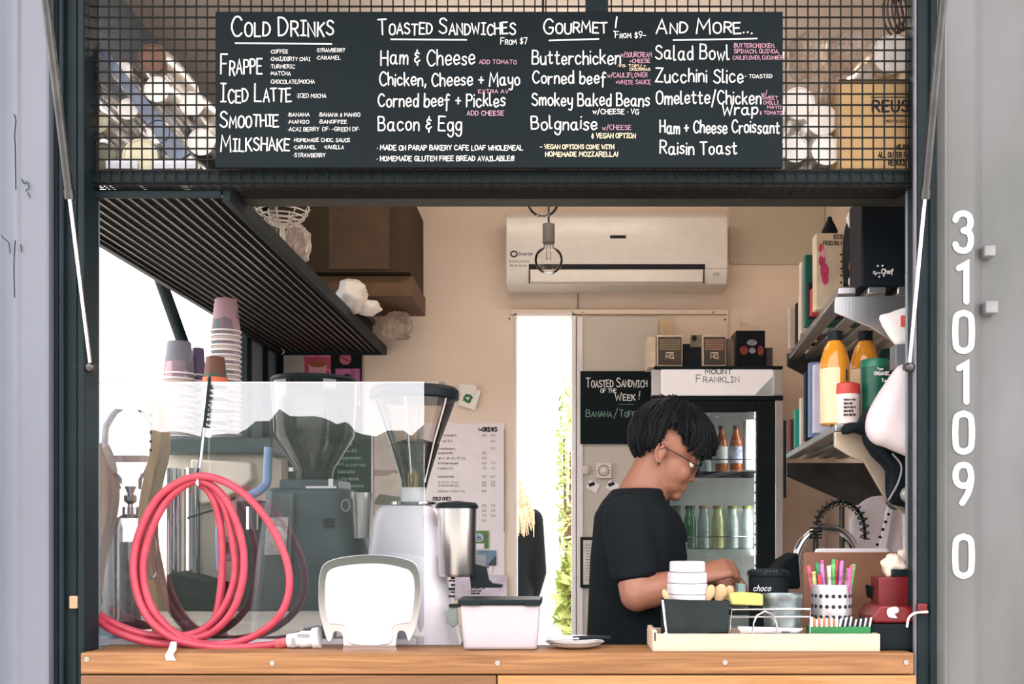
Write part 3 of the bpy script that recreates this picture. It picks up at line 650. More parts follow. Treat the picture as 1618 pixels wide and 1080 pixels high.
# ------------------------------------------------------------------ polished plate
pltm = mat('polished_plate', (226, 224, 230), .14, 1.0, .03)
satin = mat('satin_white_metal', (196, 194, 198), .4, 0, .02)
out = [(503,940),(504,915),(508,897),(517,887),(540,880),(575,876),(612,877),(645,884),(658,893),(664,912),(664,945),(658,985),(651,1005),(645,1012),(641,1000),(635,996),(628,1000),(625,1022),(620,1026),(548,1026),(543,1022),(541,1003),(534,997),(527,999),(524,1010),(517,1011),(510,988),(504,962)]
inn = [(513,940),(514,916),(518,903),(530,896),(553,892),(578,890),(608,891),(636,897),(648,903),(654,918),(654,945),(649,982),(640,985),(628,987),(619,994),(615,1018),(553,1018),(549,996),(541,988),(529,986),(519,984),(514,962)]
pe = empty('polished_stand', at(584, 1028, .04), 'shiny rounded metal display plate standing on the sill', 'display stand')
def smooth_outline(pp, y): 
    return [(p.x, p.z) for p in cr([at(a, b, y) for a, b in pp], 3, True)]
MB().prism(smooth_outline(out, .03), .03, .042).build('rim_plate', pltm, pe, bevel=.004, seg=3)
MB().prism(smooth_outline(inn, .024), .0235, .034).build('face_panel', satin, pe, bevel=.004, seg=3)
MB().tube([at(560, 930, .045), at(560, 1024, .1)], .004, 8).tube([at(610, 930, .045), at(610, 1024, .1)], .004, 8).build('rear_prop', chrome, pe)
# ------------------------------------------------------------------ coffee grinders
def sring(c, ax, ay, k=3.2, n=28):
    o = []
    for i in range(n):
        t = 2*math.pi*i/n; ct, s_t = math.cos(t), math.sin(t)
        o.append(Vector((c.x+ax*math.copysign(abs(ct)**(2/k), ct), c.y+ay*math.copysign(abs(s_t)**(2/k), s_t), c.z)))
    return o
def sloft(mb, rings, n=28):
    vs = [p for r in rings for p in r]; fs = []
    for k in range(len(rings)-1): fs += [(k*n+i, k*n+(i+1) % n, (k+1)*n+(i+1) % n, (k+1)*n+i) for i in range(n)]
    fs += [tuple(range(n-1, -1, -1)), tuple(range((len(rings)-1)*n, len(rings)*n))]
    return mb.add(vs, fs)
hop = glass('hopper_clear', (240, 236, 232), .03, .03, .03, 1.35)
beans = mat('coffee_beans', (40, 34, 32), .5, 0, .4, 120, 1.0, 160)
gb = mat('grinder_silver_paint', (240, 235, 241), .3, 0, .03)
gd = mat('grinder_slate_paint', (62, 76, 84), .42, .1, .08)
yg = .30
gz = 1.05
ZMIN[0] = gz+.0005
g = empty('coffee_grinder', (at(650, 0, yg).x, yg, gz), 'silver coffee grinder with a clear bean hopper', 'coffee grinder')
def lev(xl, xr, py, y, dpt):
    a, b = at(xl, py, y), at(xr, py, y); return sring(Vector(((a.x+b.x)/2, y, a.z)), (b.x-a.x)/2, dpt)
m_ = MB(); sloft(m_, [lev(586, 728, 1018, yg, .13), lev(580, 724, 1000, yg, .13), lev(582, 712, 930, yg, .12), lev(586, 704, 870, yg, .11), lev(592, 696, 825, yg, .10), lev(598, 690, 806, yg, .092), lev(606, 682, 799, yg, .08)])
m_.build('body', gb, g)
sloft(MB(), [lev(590, 734, 1034, yg, .13), lev(590, 734, 1018, yg, .13)]).build('base', black, g, bevel=.003)
cxh = at(653, 0, yg).x
def Z(py, y=yg): return at(0, py, y).z
def R(n, y=yg): return pl(n, y)
MB().lathe(cxh, yg, [(R(30), Z(799)), (R(38), Z(797)), (R(38), Z(793)), (R(30), Z(791))], 32).build('collar_plate', chrome, g)
MB().lathe(cxh, yg, [(R(20), Z(792)), (R(20), Z(774)), (R(22), Z(770))], 28).build('collar', mat('clear_collar', (226, 226, 228), .15), g)
hm = MB().lathe(cxh+.004, yg, [(R(19), Z(774)), (R(21), Z(762)), (R(40), Z(700)), (R(63), Z(640)), (R(66), Z(626))], 36, cap=False).build('hopper', hop, g)
for t in range(6):
    a = math.radians(25+60*t); m2 = MB().tube([(cxh+.004+R(r)*math.cos(a), yg+R(r)*math.sin(a), Z(py)) for r, py in ((21.5, 762), (40.5, 700), (63.5, 640), (66.5, 626))], .0022, 6); m2.build('rib', mat('rib_clear', (220, 214, 210), .2), hm)
bm = MB(); prof = [(R(18), Z(772)), (R(20), Z(761)), (R(36), Z(712)), (R(39.0), Z(703))]
bm.lathe(cxh+.004, yg, prof+[(R(30), Z(699)), (R(14), Z(694)), (R(1), Z(692))], 28)
rn = random.Random(3)
for i in range(150):
    a = rn.uniform(0, 6.283); r = R(37)*math.sqrt(rn.random()); bm.ell((cxh+.004+r*math.cos(a), yg+r*math.sin(a), Z(703)+(.5-r/R(37)*.5)*.02), (.006, .004, .004), 6, 4)
tag(bm.build('beans', beans, g), kind='stuff')
MB().lathe(cxh+.004, yg-.03, [(R(9), Z(770)), (R(10), Z(690)), (R(12), Z(635))], 16, cap=False).build('feed_tube', glass('amber_tube', (236, 214, 178), .02, .1, .35, 1.3, (226, 192, 148)), g)
MB().lathe(cxh+.004, yg, [(R(67), Z(633)), (R(70), Z(630)), (R(70), Z(618)), (R(66), Z(613)), (R(20), Z(610))], 36).build('hopper_lid', black, g)
yd = .2; cxd = at(722, 0, yd).x
MB().lathe(cxd, yd, [(R(27, yd), Z(910, yd)), (R(30, yd), Z(905, yd)), (R(31, yd), Z(800, yd))], 32).build('dosing_chamber', steel, g)
MB().lathe(cxd, yd, [(R(33, yd), Z(803, yd)), (R(34, yd), Z(799, yd)), (R(30, yd), Z(794, yd)), (R(4, yd), Z(791, yd))], 32).build('chamber_lid', black, g)
MB().box(at(690, 0, yd).x, cxd, yd, yg, Z(880, yd), Z(830, yd)).build('chamber_bracket', gb, g, bevel=.004)
ring = MB(); c = at(703, 820, .17); ring.tube([c+Vector((R(6, .17)*math.cos(t/24*math.tau), 0, R(9.5, .17)*math.sin(t/24*math.tau))) for t in range(24)], .0026, 8, True); ring.build('badge_ring', black, g)
MB().loft([(c+Vector((0, d, 0)), (R(5, .17)*k, 0, 0), (0, 0, R(8, .17)*k)) for d, k in ((.0, .9), (.012, 1))], 20).build('badge', satin, g)
fk = MB().pprism([(748,890),(768,895),(772,915),(778,921),(794,923),(793,928),(744,928),(742,905)], .2, .225)
fk.build('portafilter_fork', black, g, bevel=.002)
MB().pprism([(704,965),(715,955),(722,958),(724,985),(716,992),(706,983)], .165, .172).build('lower_recess', mat('sage_grey', (150, 164, 160), .5), g, bevel=.002)
m_ = MB()
for i in range(8): m_.pbox(712-(i % 2)*3, 719, 898+i*6, 900.4+i*6+(i % 3), .168, .172)
tag(m_.build('scale_marks', ink, g), kind='stuff')
MB().pbox(709, 727, 955, 959, .16, .2).build('lever', ink, g)
# dark grinder
y2 = .50
g = empty('coffee_grinder', (at(497, 0, y2).x, y2, gz), 'slate grey coffee grinder with a dark hopper behind the hose', 'coffee grinder')
m_ = MB(); sloft(m_, [lev(404, 600, 1022, y2, .15), lev(404, 598, 960, y2, .145), lev(412, 588, 880, y2, .13), lev(420, 574, 820, y2, .12), lev(428, 560, 776, y2, .11), lev(434, 552, 772, y2, .10)])
m_.build('body', gd, g)
MB().pprism([(428,778),(463,778),(455,1020),(403,1020)], y2-.148, y2-.09).build('side_panel', mat('warm_slate', (104, 110, 112), .35, .3, .1), g, bevel=.004)
MB().pbox(441, 534, 757, 775, y2-.1, y2+.08).build('collar', mat('collar_grey', (70, 84, 92), .35, .3), g, bevel=.004)
m_ = MB().pbox(483, 531, 767.5, 771, y2-.104, y2-.1); m_.pbox(519, 526, 756, 768, y2-.106, y2-.1); m_.pbox(456, 463, 738, 744, y2-.1, y2-.09); m_.build('grind_scale', white, g)
hx = at(497, 0, y2).x
smoke = glass('hopper_smoke', (86, 92, 92), .04, .05, .25, 1.4, (62, 66, 64))
MB().lathe(hx, y2, [(R(27, y2), Z(760, y2)), (R(30, y2), Z(742, y2)), (R(62, y2), Z(690, y2)), (R(66, y2), Z(606, y2))], 36, cap=False).build('hopper', smoke, g)
m_ = MB().lathe(hx, y2, [(R(25, y2), Z(758, y2)), (R(28, y2), Z(742, y2)), (R(58, y2), Z(696, y2)), (R(30, y2), Z(690, y2)), (R(2, y2), Z(687, y2))], 28); m_.build('beans', beans, g)
MB().lathe(hx, y2, [(R(66, y2), Z(606, y2)), (R(68, y2), Z(602, y2)), (R(66, y2), Z(598, y2)), (R(20, y2), Z(594, y2)), (R(3, y2), Z(593, y2))], 40).build('hopper_lid', black, g)
y3 = .34
MB().lathe(at(571, 0, y3).x, y3, [(R(12, y3), Z(850, y3)), (R(17, y3), Z(790, y3)), (R(18, y3), Z(786, y3)), (R(18, y3), Z(778, y3))], 28).build('dosing_chamber', steel, g)
c = at(546, 798, y3-.02); MB().tube([c+Vector((R(6.5, y3)*math.cos(t/24*math.tau), 0, R(9, y3)*math.sin(t/24*math.tau))) for t in range(24)], .002, 8, True).build('badge_ring', greyink, g)
MB().pprism([(421,817),(456,816),(451,876),(417,877)], y2-.156, y2-.149).build('maker_plate', mat('pressed_plate', (200, 196, 196), .35, .6, .2, 60, .6, 120), g, bevel=.001)
c = at(437, 848, y2-.157); MB().loft([(c+Vector((0, d, 0)), (R(14, .35)*k, 0, 0), (0, 0, R(19, .35)*k)) for d, k in ((0, .85), (.003, 1))], 24).build('plate_disc', mat('plate_disc', (216, 206, 202), .4, .5), g)
m_ = MB()
for i in range(3): m_.pbox(510, 527, 818+i*6, 820.5+i*6, y2-.135, y2-.1)
tag(m_.build('vent_slots', ink, g), kind='stuff')
# ------------------------------------------------------------------ cold drip coffee tower
yt = .30
g = empty('cold_drip_tower', at(195, 1015, yt), 'wood framed cold drip coffee tower with a glass globe', 'coffee maker')
def slat(pts, w, y0, y1, nm='side_post'):
    c = cr([Vector((a, b, 0)) for a, b in pts], 5); L, Rr = [], []
    for i, p in enumerate(c):
        d = (c[min(i+1, len(c)-1)]-c[max(i-1, 0)]).normalized(); n = Vector((-d.y, d.x, 0))*w/2
        L.append((p+n)); Rr.append((p-n))
    mb = MB(); k = len(c); vs = []
    for yy in (y0, y1):
        vs += [at(p.x, p.y, y0)+Vector((0, yy-y0, 0)) for p in L]+[at(p.x, p.y, y0)+Vector((0, yy-y0, 0)) for p in Rr]
    fs = []
    for i in range(k-1):
        fs += [(i, i+1, k+i+1, k+i), (2*k+i+1, 2*k+i, 3*k+i, 3*k+i+1), (i+1, i, 2*k+i, 2*k+i+1), (k+i, k+i+1, 3*k+i+1, 3*k+i)]
    fs += [(0, k, 3*k, 2*k), (2*k-1, k-1, 3*k-1, 4*k-1)]
    return mb.add(vs, fs).build(nm, tanwood, g, bevel=.002, ang=50)
slat([(147,702),(157,728),(164,775),(157,830),(142,890),(136,940),(134,1015)], 17, yt-.04, yt+.03)
sp = slat([(234,634),(243,670),(244,710),(234,755),(226,800),(226,860),(238,925),(249,1015)], 15, yt-.05, yt+.03)
for i in range(5): p = at(238+(.6 if i in (1, 2) else 0), 655+i*14, yt-.051); MB().cyl(p, p+Vector((0, .004, 0)), .004, n=8).build('peg_hole', ink, sp)
p = at(147, 706, yt-.041); MB().cyl(p, p+Vector((0, .004, 0)), .004, n=10).build('screw', chrome, g)
MB().pbox(150, 232, 719, 729, yt-.02, yt+.0).build('crossbar', mat('peach_wood', (232, 196, 168), .5), g, bevel=.002)
gl_ = glass('globe_glass', (246, 244, 248), .04, .05, .2, 1.35, (240, 234, 242))
xg = at(206, 0, yt).x
MB().lathe(xg, yt, [(R(16, yt), Z(772, yt)), (R(18, yt), Z(757, yt)), (R(34, yt), Z(740, yt)), (R(44, yt), Z(710, yt)), (R(42, yt), Z(675, yt)), (R(30, yt), Z(652, yt)), (R(22, yt), Z(645, yt))], 32, cap=False).build('glass_globe', gl_, g)
MB().lathe(xg, yt, [(R(5, yt), Z(812, yt)), (R(4, yt), Z(796, yt)), (R(10, yt), Z(791, yt)), (R(10, yt), Z(783, yt)), (R(5, yt), Z(779, yt)), (R(9, yt), Z(768, yt))], 18).build('drip_valve', chrome, g)
MB().lathe(xg, yt, [(R(24, yt), Z(980, yt)), (R(24, yt), Z(835, yt)), (R(20, yt), Z(818, yt)), (R(12, yt), Z(812, yt)), (R(12, yt), Z(800, yt))], 28, cap=False).build('glass_column', glass('column_glass', (240, 240, 240), .07, .05, .3, 1.45, (240, 232, 232)), g)
MB().lathe(xg, yt, [(R(20, yt), Z(978, yt)), (R(20, yt), Z(856, yt))], 24).build('coffee_grounds', mat('wet_grounds', (150, 136, 128), .8, 0, .2, 40), g)
MB().pbox(174, 240, 976, 992, yt-.03, yt+.06).build('base_block', black, g, bevel=.003)
MB().pbox(134, 254, 1004, 1022, yt-.08, yt+.08).build('base_board', tanwood, g, bevel=.002)
c = at(150, 950, yt-.05); MB().tube([c+Vector((R(12, yt)*math.cos(t/24*math.tau), 0, R(22, yt)*math.sin(t/24*math.tau))) for t in range(24)], .002, 6, True).build('ring', chrome, g)
c = at(253, 872, yt-.02); MB().tube([(q[0], yt-.05, q[1]) for q in rrect(at(246, 0, yt).x, at(258, 0, yt).x, Z(912, yt), Z(842, yt), .018)], .0025, 6, True).build('handle', chrome, g)
MB().lathe(at(168, 0, .45).x, .45, [(R(24, .45), Z(1018, .45)), (R(24, .45), Z(832, .45)), (R(20, .45), Z(820, .45))], 28).build('steel_canister', steel, g)
# ------------------------------------------------------------------ espresso machine
ye = .72
g = empty('espresso_machine', (at(345, 0, ye).x, ye+.1, gz), 'cream and chrome espresso machine behind the pink hose', 'espresso machine')
cream = mat('cream_enamel', (238, 226, 208), .25, 0, .03)
tz = Z(716, ye)
MB().pbox(262, 424, 716, 1018, ye+.03, ye+.19).build('body', cream, g, bevel=.01, seg=3)
MB().pbox(256, 430, 690, 716, ye-.02, ye+.19).build('cup_rail', mat('rail_slate', (66, 80, 84), .4, .3), g, bevel=.006)
MB().pprism([(300,724),(396,730),(399,757),(372,778),(348,790),(302,800)], ye-.03, ye+.03).build('side_cowl', cream, g, bevel=.008, seg=3)
for px in (272, 306): MB().lathe(at(px, 0, ye-.02).x, ye-.02, [(R(14, ye), Z(1018, ye)), (R(14, ye), Z(740, ye))], 22).build('chrome_column', chrome, g)
MB().pprism([(262,908),(272,903),(345,925),(345,990),(262,975)], ye-.16, ye-.01).build('drip_tray', blacksoft, g, bevel=.006)
MB().pbox(262, 420, 985, 1020, ye-.16, ye+.03).build('base_tray', black, g, bevel=.005)
MB().tube(cr([at(424, 706, .52), at(423, 740, .52), at(421, 763, .52), at(408, 776, .5), at(384, 787, .49)], 6), .0125, 12).build('blue_wand_grip', mat('sky_blue_grip', (150, 178, 224), .45), g)
MB().tube(cr([at(348, 800, .52), at(347, 850, .52), at(349, 900, .53)], 5), .012, 10).build('blue_wand_grip', MATS['sky_blue_grip'], g)
MB().tube([at(296, 818, .5), at(345, 803, .5), at(372, 785, .5)], .003, 8).build('steam_pipe', ink, g)
MB().pbox(352, 372, 845, 886, .6, .63).build('gauge_panel', mat('gauge_grey', (150, 150, 152), .4, .4), g, bevel=.003)
for i, px in enumerate((356, 365)): MB().pbox(px, px+3, 856, 874, .595, .602).build('switch', ink, g)
MB().pbox(372, 412, 790, 1015, .66, .72).build('side_housing', mat('housing_dark', (52, 60, 62), .4, .3), g, bevel=.006)
MB().cyl(at(398, 800, .62), at(398, 836, .62), .018).build('group_head', chrome, g)
# ------------------------------------------------------------------ stacked paper cups on the machine
def cupmat(nm, c1, c2, c3):
    m = bpy.data.materials.new(nm); m.use_nodes = True; nt = m.node_tree; b = nt.nodes['Principled BSDF']; b.inputs['Roughness'].default_value = .6
    tc = nt.nodes.new('ShaderNodeTexCoord'); vo = nt.nodes.new('ShaderNodeTexVoronoi'); vo.inputs['Scale'].default_value = 26
    rp = nt.nodes.new('ShaderNodeValToRGB'); rp.color_ramp.interpolation = 'CONSTANT'
    rp.color_ramp.elements[0].color = (*lin(c1), 1); rp.color_ramp.elements[1].color = (*lin(c2), 1); rp.color_ramp.elements[1].position = .42
    e = rp.color_ramp.elements.new(.72); e.color = (*lin(c3), 1)
    nt.links.new(tc.outputs['Object'], vo.inputs['Vector']); nt.links.new(vo.outputs['Color'], rp.inputs[0]); nt.links.new(rp.outputs[0], b.inputs['Base Color'])
    return m
cup_a = cupmat('cup_print_mauve', (130, 110, 122), (176, 140, 150), (96, 110, 112))
cup_b = cupmat('cup_print_grey', (150, 128, 140), (120, 120, 128), (196, 168, 172))
cup_c = cupmat('cup_print_green', (60, 84, 66), (110, 70, 58), (84, 110, 80))
cup_d = mat('cup_purple', (104, 88, 120), .6, 0, .1)
def cup_stack(px, rtop, y, ztop, n, step, m, first, rest, grp, hc=.105, band=None):
    x = at(px, 0, y).x; r0 = rtop; r1 = rtop*1.32
    for i in range(n):
        z = ztop-hc-i*step
        e = empty('paper_cup', (x, y, z), first if i == 0 else nth(i)+' cup from the top '+rest, 'paper cup', grp)
        MB().lathe(x, y, [(r1*.985, z), (r1, z+.004), (r0, z+hc-.004), (r0*.96, z+hc), (r0*.9, z+hc), (r0*.9, z+hc-.006), (.001, z+hc-.006)], 28, cap=False).build('wall', m if i == 0 or i % 2 else mat('cup_wall_blush', (188, 172, 164), .7), e)
        MB().tube([(x+(r1+.001)*math.cos(t/28*math.tau), y+(r1+.001)*math.sin(t/28*math.tau), z+.003) for t in range(28)], .0028, 6, True).build('rim', whitem, e)
        if band and i == 0: MB().lathe(x, y, [(r1*1.004, z+.006), (r1*.985+.0012, z+.026)], 28, cap=False).build('orange_band', band, e)
yc = .78
cup_stack(357, .034, yc, at(0, 473, yc).z, 23, .0155, cup_a, 'topmost upturned mauve paper cup of the tall stack', 'of the tall mauve paper cup stack', 'tall stack of paper cups')
cup_stack(340, .028, yc-.1, at(0, 564, yc-.1).z, 8, .018, cup_c, 'green patterned cup with an orange band before the tall stack', 'of the green patterned cup stack', 'green cup stack', .09, mat('orange_band', (226, 118, 76), .6, 0, .1))
cup_stack(283, .036, yc, at(0, 540, yc).z, 15, .0165, cup_b, 'top cup of the short grey stack beside the stay bar', 'of the short grey cup stack', 'short stack of paper cups')
cup_stack(313, .018, yc+.06, at(0, 550, yc+.06).z, 12, .02, cup_d, 'top of the slim purple cup stack between the grey and tall stacks', 'of the slim purple cup stack', 'slim purple cup stack', .09)
ZMIN[0] = None
# ------------------------------------------------------------------ white tub, plates
ytb = .0
g = empty('plastic_tub', at(790, 1029, .06), 'white plastic tub with a black lid on the sill', 'tub')
tubm = mat('translucent_white_tub', (184, 174, 178), .35, 0, .03)
a, b = at(732, 1030, .0), at(848, 1030, .0); c, d = at(727, 955, .0), at(853, 955, .0)
m_ = MB(); m_.add([(a.x, .005, zt), (b.x, .005, zt), (b.x, .115, zt), (a.x, .115, zt), (c.x, 0, c.z), (d.x, 0, c.z), (d.x, .12, c.z), (c.x, .12, c.z)], [(3, 2, 1, 0), (4, 5, 6, 7), (0, 1, 5, 4), (1, 2, 6, 5), (2, 3, 7, 6), (3, 0, 4, 7)])
m_.build('tub', tubm, g, bevel=.008, seg=3)
MB().pbox(723, 856, 947, 955, -.006, .126).build('lid', black, g, bevel=.003)
MB().pbox(830, 854, 951, 957, -.009, -.005).build('lid_clip', black, g, bevel=.001); MB().pbox(730, 760, 951, 956, -.009, -.005).build('lid_clip', black, g, bevel=.001)
g = empty('plate_stack', at(908, 1029, .07), 'low stack of white plates at the middle of the sill', 'plates')
xp = at(908, 0, .065).x
for i in range(2): MB().lathe(xp, .068, [(.035, zt+i*.008), (.06, zt+.006+i*.008), (.072, zt+.013+i*.008), (.074, zt+.014+i*.008), (.06, zt+.01+i*.008), (.001, zt+.007+i*.008)], 32).build('plate', white, g)
g = empty('serving_tongs', at(930, 1010, .09), 'dark handled tongs lying across the white plates', 'tongs')
MB().tube([at(866, 1009, .06), at(915, 1008, .05)], .0025, 8).build('steel_arm', chrome, g)
MB().tube([at(905, 1008, .055), at(940, 1006, .05), at(965, 1007, .045)], .0052, 10).build('handle', black, g)
# steel rails glimpsed on the bench at far left
tag(MB().pbox(135, 180, 985, 1020, .2, .24).build('printed_carton', cupmat('carton_print', (226, 222, 226), (140, 150, 170), (90, 96, 104)), bevel=.003), 'small printed carton low beside the left door frame', 'carton')
# ------------------------------------------------------------------ air conditioner
ya = 2.14
g = empty('air_conditioner', at(974, 447, ya), 'white split air conditioner high on the back wall', 'air conditioner')
acm = mat('ac_white', (232, 226, 218), .25, 0, .03)
a, b = at(799, 447, ya), at(1150, 332, ya)
m_ = MB(); m_.add([(a.x, ya+.03, a.z), (b.x, ya+.03, a.z), (b.x, YB-.001, a.z), (a.x, YB-.001, a.z), (a.x, ya, a.z+.05), (b.x, ya, a.z+.05), (b.x, ya, b.z-.03), (a.x, ya, b.z-.03), (a.x, ya+.03, b.z), (b.x, ya+.03, b.z), (b.x, YB-.001, b.z), (a.x, YB-.001, b.z)],
    [(3, 2, 1, 0), (0, 1, 5, 4), (4, 5, 6, 7), (7, 6, 9, 8), (8, 9, 10, 11), (1, 2, 10, 9, 6, 5), (0, 4, 7, 8, 11, 3), (2, 3, 11, 10)])
m_.build('casing', acm, g, bevel=.006, seg=3)
MB().pbox(836, 1114, 417, 425, ya-.004, ya+.01).build('air_slot', ink, g)
MB().pprism([(838, 426), (1111, 426), (1111, 445), (838, 445)], ya-.006, ya+.01).build('louvre_flap', acm, g, bevel=.003)
MB().pbox(835.5, 837, 417, 447, ya-.003, ya+.01).build('seam', ink, g)
MB().pbox(1111.5, 1113, 424, 447, ya-.003, ya+.01).build('seam', ink, g)
MB().pbox(964, 989, 371.5, 376, ya-.003, ya+.004).build('display_slot', ink, g)
MB().pbox(1113, 1150, 423.3, 424, ya-.0015, ya+.004).build('seam', greyink, g)
c = at(812, 401, ya-.002); lg = MB(); lg.tube([c+Vector((.014*math.cos(t/16*math.tau), 0, .012*math.sin(t/16*math.tau))) for t in range(16)], .003, 6, True); lg.build('sticker_emblem', ink, g)
m_ = MB()
pwrite(m_, 'Inverter', 819, 842, 403, 5, ya-.0015, 1.1, slant=.2); pwrite(m_, 'COOLING', 804, 836, 414, 2.6, ya-.0015, .6); pwrite(m_, 'R410A', 806, 832, 421, 3, ya-.0015, .7); pwrite(m_, 'ECO', 1128, 1136, 435, 4, ya-.0015, .8)
tag(m_.build('sticker_print', greyink, g, smooth=False), kind='stuff')
# ------------------------------------------------------------------ globe bulbs
blb = glass('bulb_glass', (252, 250, 248), .02, .02, .02, 1.2)
sock = mat('grey_socket', (112, 106, 100), .5, .3)
def bulb(px, pyb, rp, y, lab):
    cx = at(px, 0, y).x; zb = at(0, pyb, y).z; r = pl(rp, y)
    g = empty('globe_bulb', (cx, y, zb), lab, 'light bulb', 'clear globe bulbs')
    prof = [(.001, zb)]+[(r*math.sin(t), zb+r-r*math.cos(t)) for t in [math.pi*i/14 for i in range(1, 11)]]
    zt_ = prof[-1][1]; prof += [(.018, zt_+.012), (.0165, zt_+.03)]
    MB().lathe(cx, y, prof, 32, cap=False).build('globe', blb, g)
    MB().lathe(cx, y, [(.0165, zt_+.025), (.0215, zt_+.027), (.0215, zt_+.095), (.01, zt_+.1)], 24).build('socket', sock, g)
    MB().cyl((cx, y, zt_+.09), (cx, y, ZC), .0035, n=8).build('flex', black, g)
    MB().tube([(cx-.006, y, zt_+.02), (cx-.008, y, zb+r), (cx, y, zb+r*1.1), (cx+.008, y, zb+r), (cx+.006, y, zt_+.02)], .0012, 6).build('filament', darksteel, g)
bulb(867, 433, 22.5, 1.2, 'clear globe bulb hanging before the air conditioner')
bulb(858, 343, 26, .6, 'clear globe bulb half hidden by the dark overhead bar')
# ------------------------------------------------------------------ things on the left shelf
szt = sz+.02
cbx = empty('cardboard_box', (-.9, 1.9, szt+.17), 'dark brown cardboard box high at the back of the left shelf', 'box')
yb_ = 1.62
a, b = at(480, 430, yb_), at(652, 300, yb_)
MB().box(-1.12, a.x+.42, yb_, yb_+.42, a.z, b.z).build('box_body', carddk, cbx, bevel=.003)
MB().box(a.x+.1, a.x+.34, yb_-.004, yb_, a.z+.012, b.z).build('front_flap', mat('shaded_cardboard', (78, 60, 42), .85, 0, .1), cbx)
b2 = empty('cardboard_box', (-.95, 1.85, szt), 'lower flattened cardboard box under the dark brown one', 'box')
a2 = at(652, 468, 1.66)
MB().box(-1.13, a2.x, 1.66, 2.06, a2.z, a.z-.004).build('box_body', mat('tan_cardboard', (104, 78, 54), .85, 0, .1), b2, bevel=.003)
b3 = empty('storage_crate', (-1.0, 1.85, szt), 'dark plastic crate sitting on the left shelf below the boxes', 'crate')
MB().box(-1.15, -.83, 1.68, 2.1, szt, a2.z-.004).build('crate_body', blacksoft, b3, bevel=.006)
MB().box(-1.16, -.82, 1.67, 2.11, a2.z-.03, a2.z-.006).build('crate_rim', black, b3, bevel=.003)
bag('plastic_bag', 556, 468, 46, 52, 1.52, .14, mat('white_bag', (242, 234, 226), .5, 0, .04, 20, .5, 30), 'crumpled white plastic bag on the edge of the left shelf', 11, amp=.2)
bag('plastic_bag', 580, 486, 42, 24, 1.58, .1, MATS['white_bag'], 'smaller white bag below the crumpled one', 12, amp=.2)
bag('plastic_bag', 628, 515, 50, 44, 1.9, .14, bagm, 'clear crumpled plastic bag hanging off the shelf end', 13, amp=.3)
tag(MB().pbox(612, 642, 470, 512, 1.95, 2.05).build('clear_box', bagm, bevel=.003), 'clear plastic box tucked under the flattened cardboard', 'box')
bag('plastic_bag', 470, 385, 40, 60, .95, .12, bagm, 'dusty clear bag slumped on the shelf behind the wire basket', 14, amp=.3)
# white wire basket
g = empty('wire_basket', at(446, 372, .72), 'white wire basket perched on the left shelf edge', 'basket')
c = at(446, 320, .72); wm = mat('white_wire', (236, 226, 214), .5)
for i in range(6):
    t = .25+i*.22; rr = .085*math.sin(min(t, 1.57)); zz = c.z-.075*math.cos(min(t, 1.57))+.0
    MB().tube([(c.x+rr*math.cos(k/24*math.tau), .72+rr*math.sin(k/24*math.tau), zz) for k in range(24)], .0024, 6, True).build('hoop', wm, g)
for k in range(8):
    a = k*math.pi/4; MB().tube([(c.x+.085*math.sin(t)*math.cos(a), .72+.085*math.sin(t)*math.sin(a), c.z-.075*math.cos(t)) for t in (.25, .6, .95, 1.3, 1.57)], .002, 6).build('spoke', wm, g)
MB().cyl((c.x, .72, szt-.004), (c.x, .72, c.z-.07), .008, n=12).build('foot', wm, g)
# ------------------------------------------------------------------ notices on the back wall
def sheet(name, a, b, c, d, y, m, lab, cat, th=.002, rot=0, group=None):
    p, q = at(a, d, y), at(b, c, y); cx, cz = (p.x+q.x)/2, (p.z+q.z)/2; w, h = (q.x-p.x)/2, (q.z-p.z)/2
    cs, sn = math.cos(math.radians(rot)), math.sin(math.radians(rot))
    pts = [(cx+x*cs-z*sn, cz+x*sn+z*cs) for x, z in ((-w, -h), (w, -h), (w, h), (-w, h))]
    return tag(MB().prism(pts, y, y+th).build(name, m, smooth=False), lab, cat, group)
def child(o, mb, name, m, stuff=False):
    r = mb.build(name, m, o, smooth=False)
    if stuff: r['kind'] = 'stuff'
    return r
yw = YB-.002
pb = sheet('pin_board', 437, 571, 552, 700, YB-.018, black, 'dark pin board behind the grinders', 'pin board', .016)
sheet('notice', 448, 481, 556, 640, YB-.021, mat('beige_paper', (206, 196, 184), .8), 'plain beige notice on the dark pin board', 'notice')
pk = mat('pink_poster', (206, 84, 120), .7, 0, .06); ppk = mat('pale_pink', (244, 176, 186), .7, 0, .05)
o = sheet('poster', 481, 523, 554, 620, YB-.022, pk, 'pink poster of a coffee cup on the pin board', 'poster')
m_ = MB(); pwrite(m_, 'BABY CINO', 484, 520, 563, 5, YB-.0225, 1.2); child(o, m_, 'title', ppk)
m_ = MB().pprism([(487,575),(517,575),(513,596),(506,602),(497,602),(490,596)], YB-.0235, YB-.022); child(o, m_, 'cup_drawing', ppk)
c = at(502, 575, YB-.0245); m_ = MB().loft([(c+Vector((0, d, 0)), (pl(14, YB), 0, 0), (0, 0, pl(5, YB))) for d in (0, .0015)], 20); child(o, m_, 'coffee_drawing', mat('latte_brown', (176, 104, 66), .7))
c = at(517, 588, YB-.0235); m_ = MB().tube([c+Vector((pl(5, YB)*math.cos(t), 0, pl(5, YB)*math.sin(t))) for t in [i*math.tau/14 for i in range(14)]], .003, 6, True); child(o, m_, 'cup_handle', ppk)
c = at(545.5, 566.5, YB-.022); m_ = MB().loft([(c+Vector((0, d, 0)), (pl(r, YB), 0, 0), (0, 0, pl(r, YB))) for d, r in ((0, 8.5), (.004, 9.5))], 24)
o = tag(m_.build('round_badge', mat('badge_pink', (214, 110, 134), .5)), 'round pink badge pinned on the dark board', 'badge')
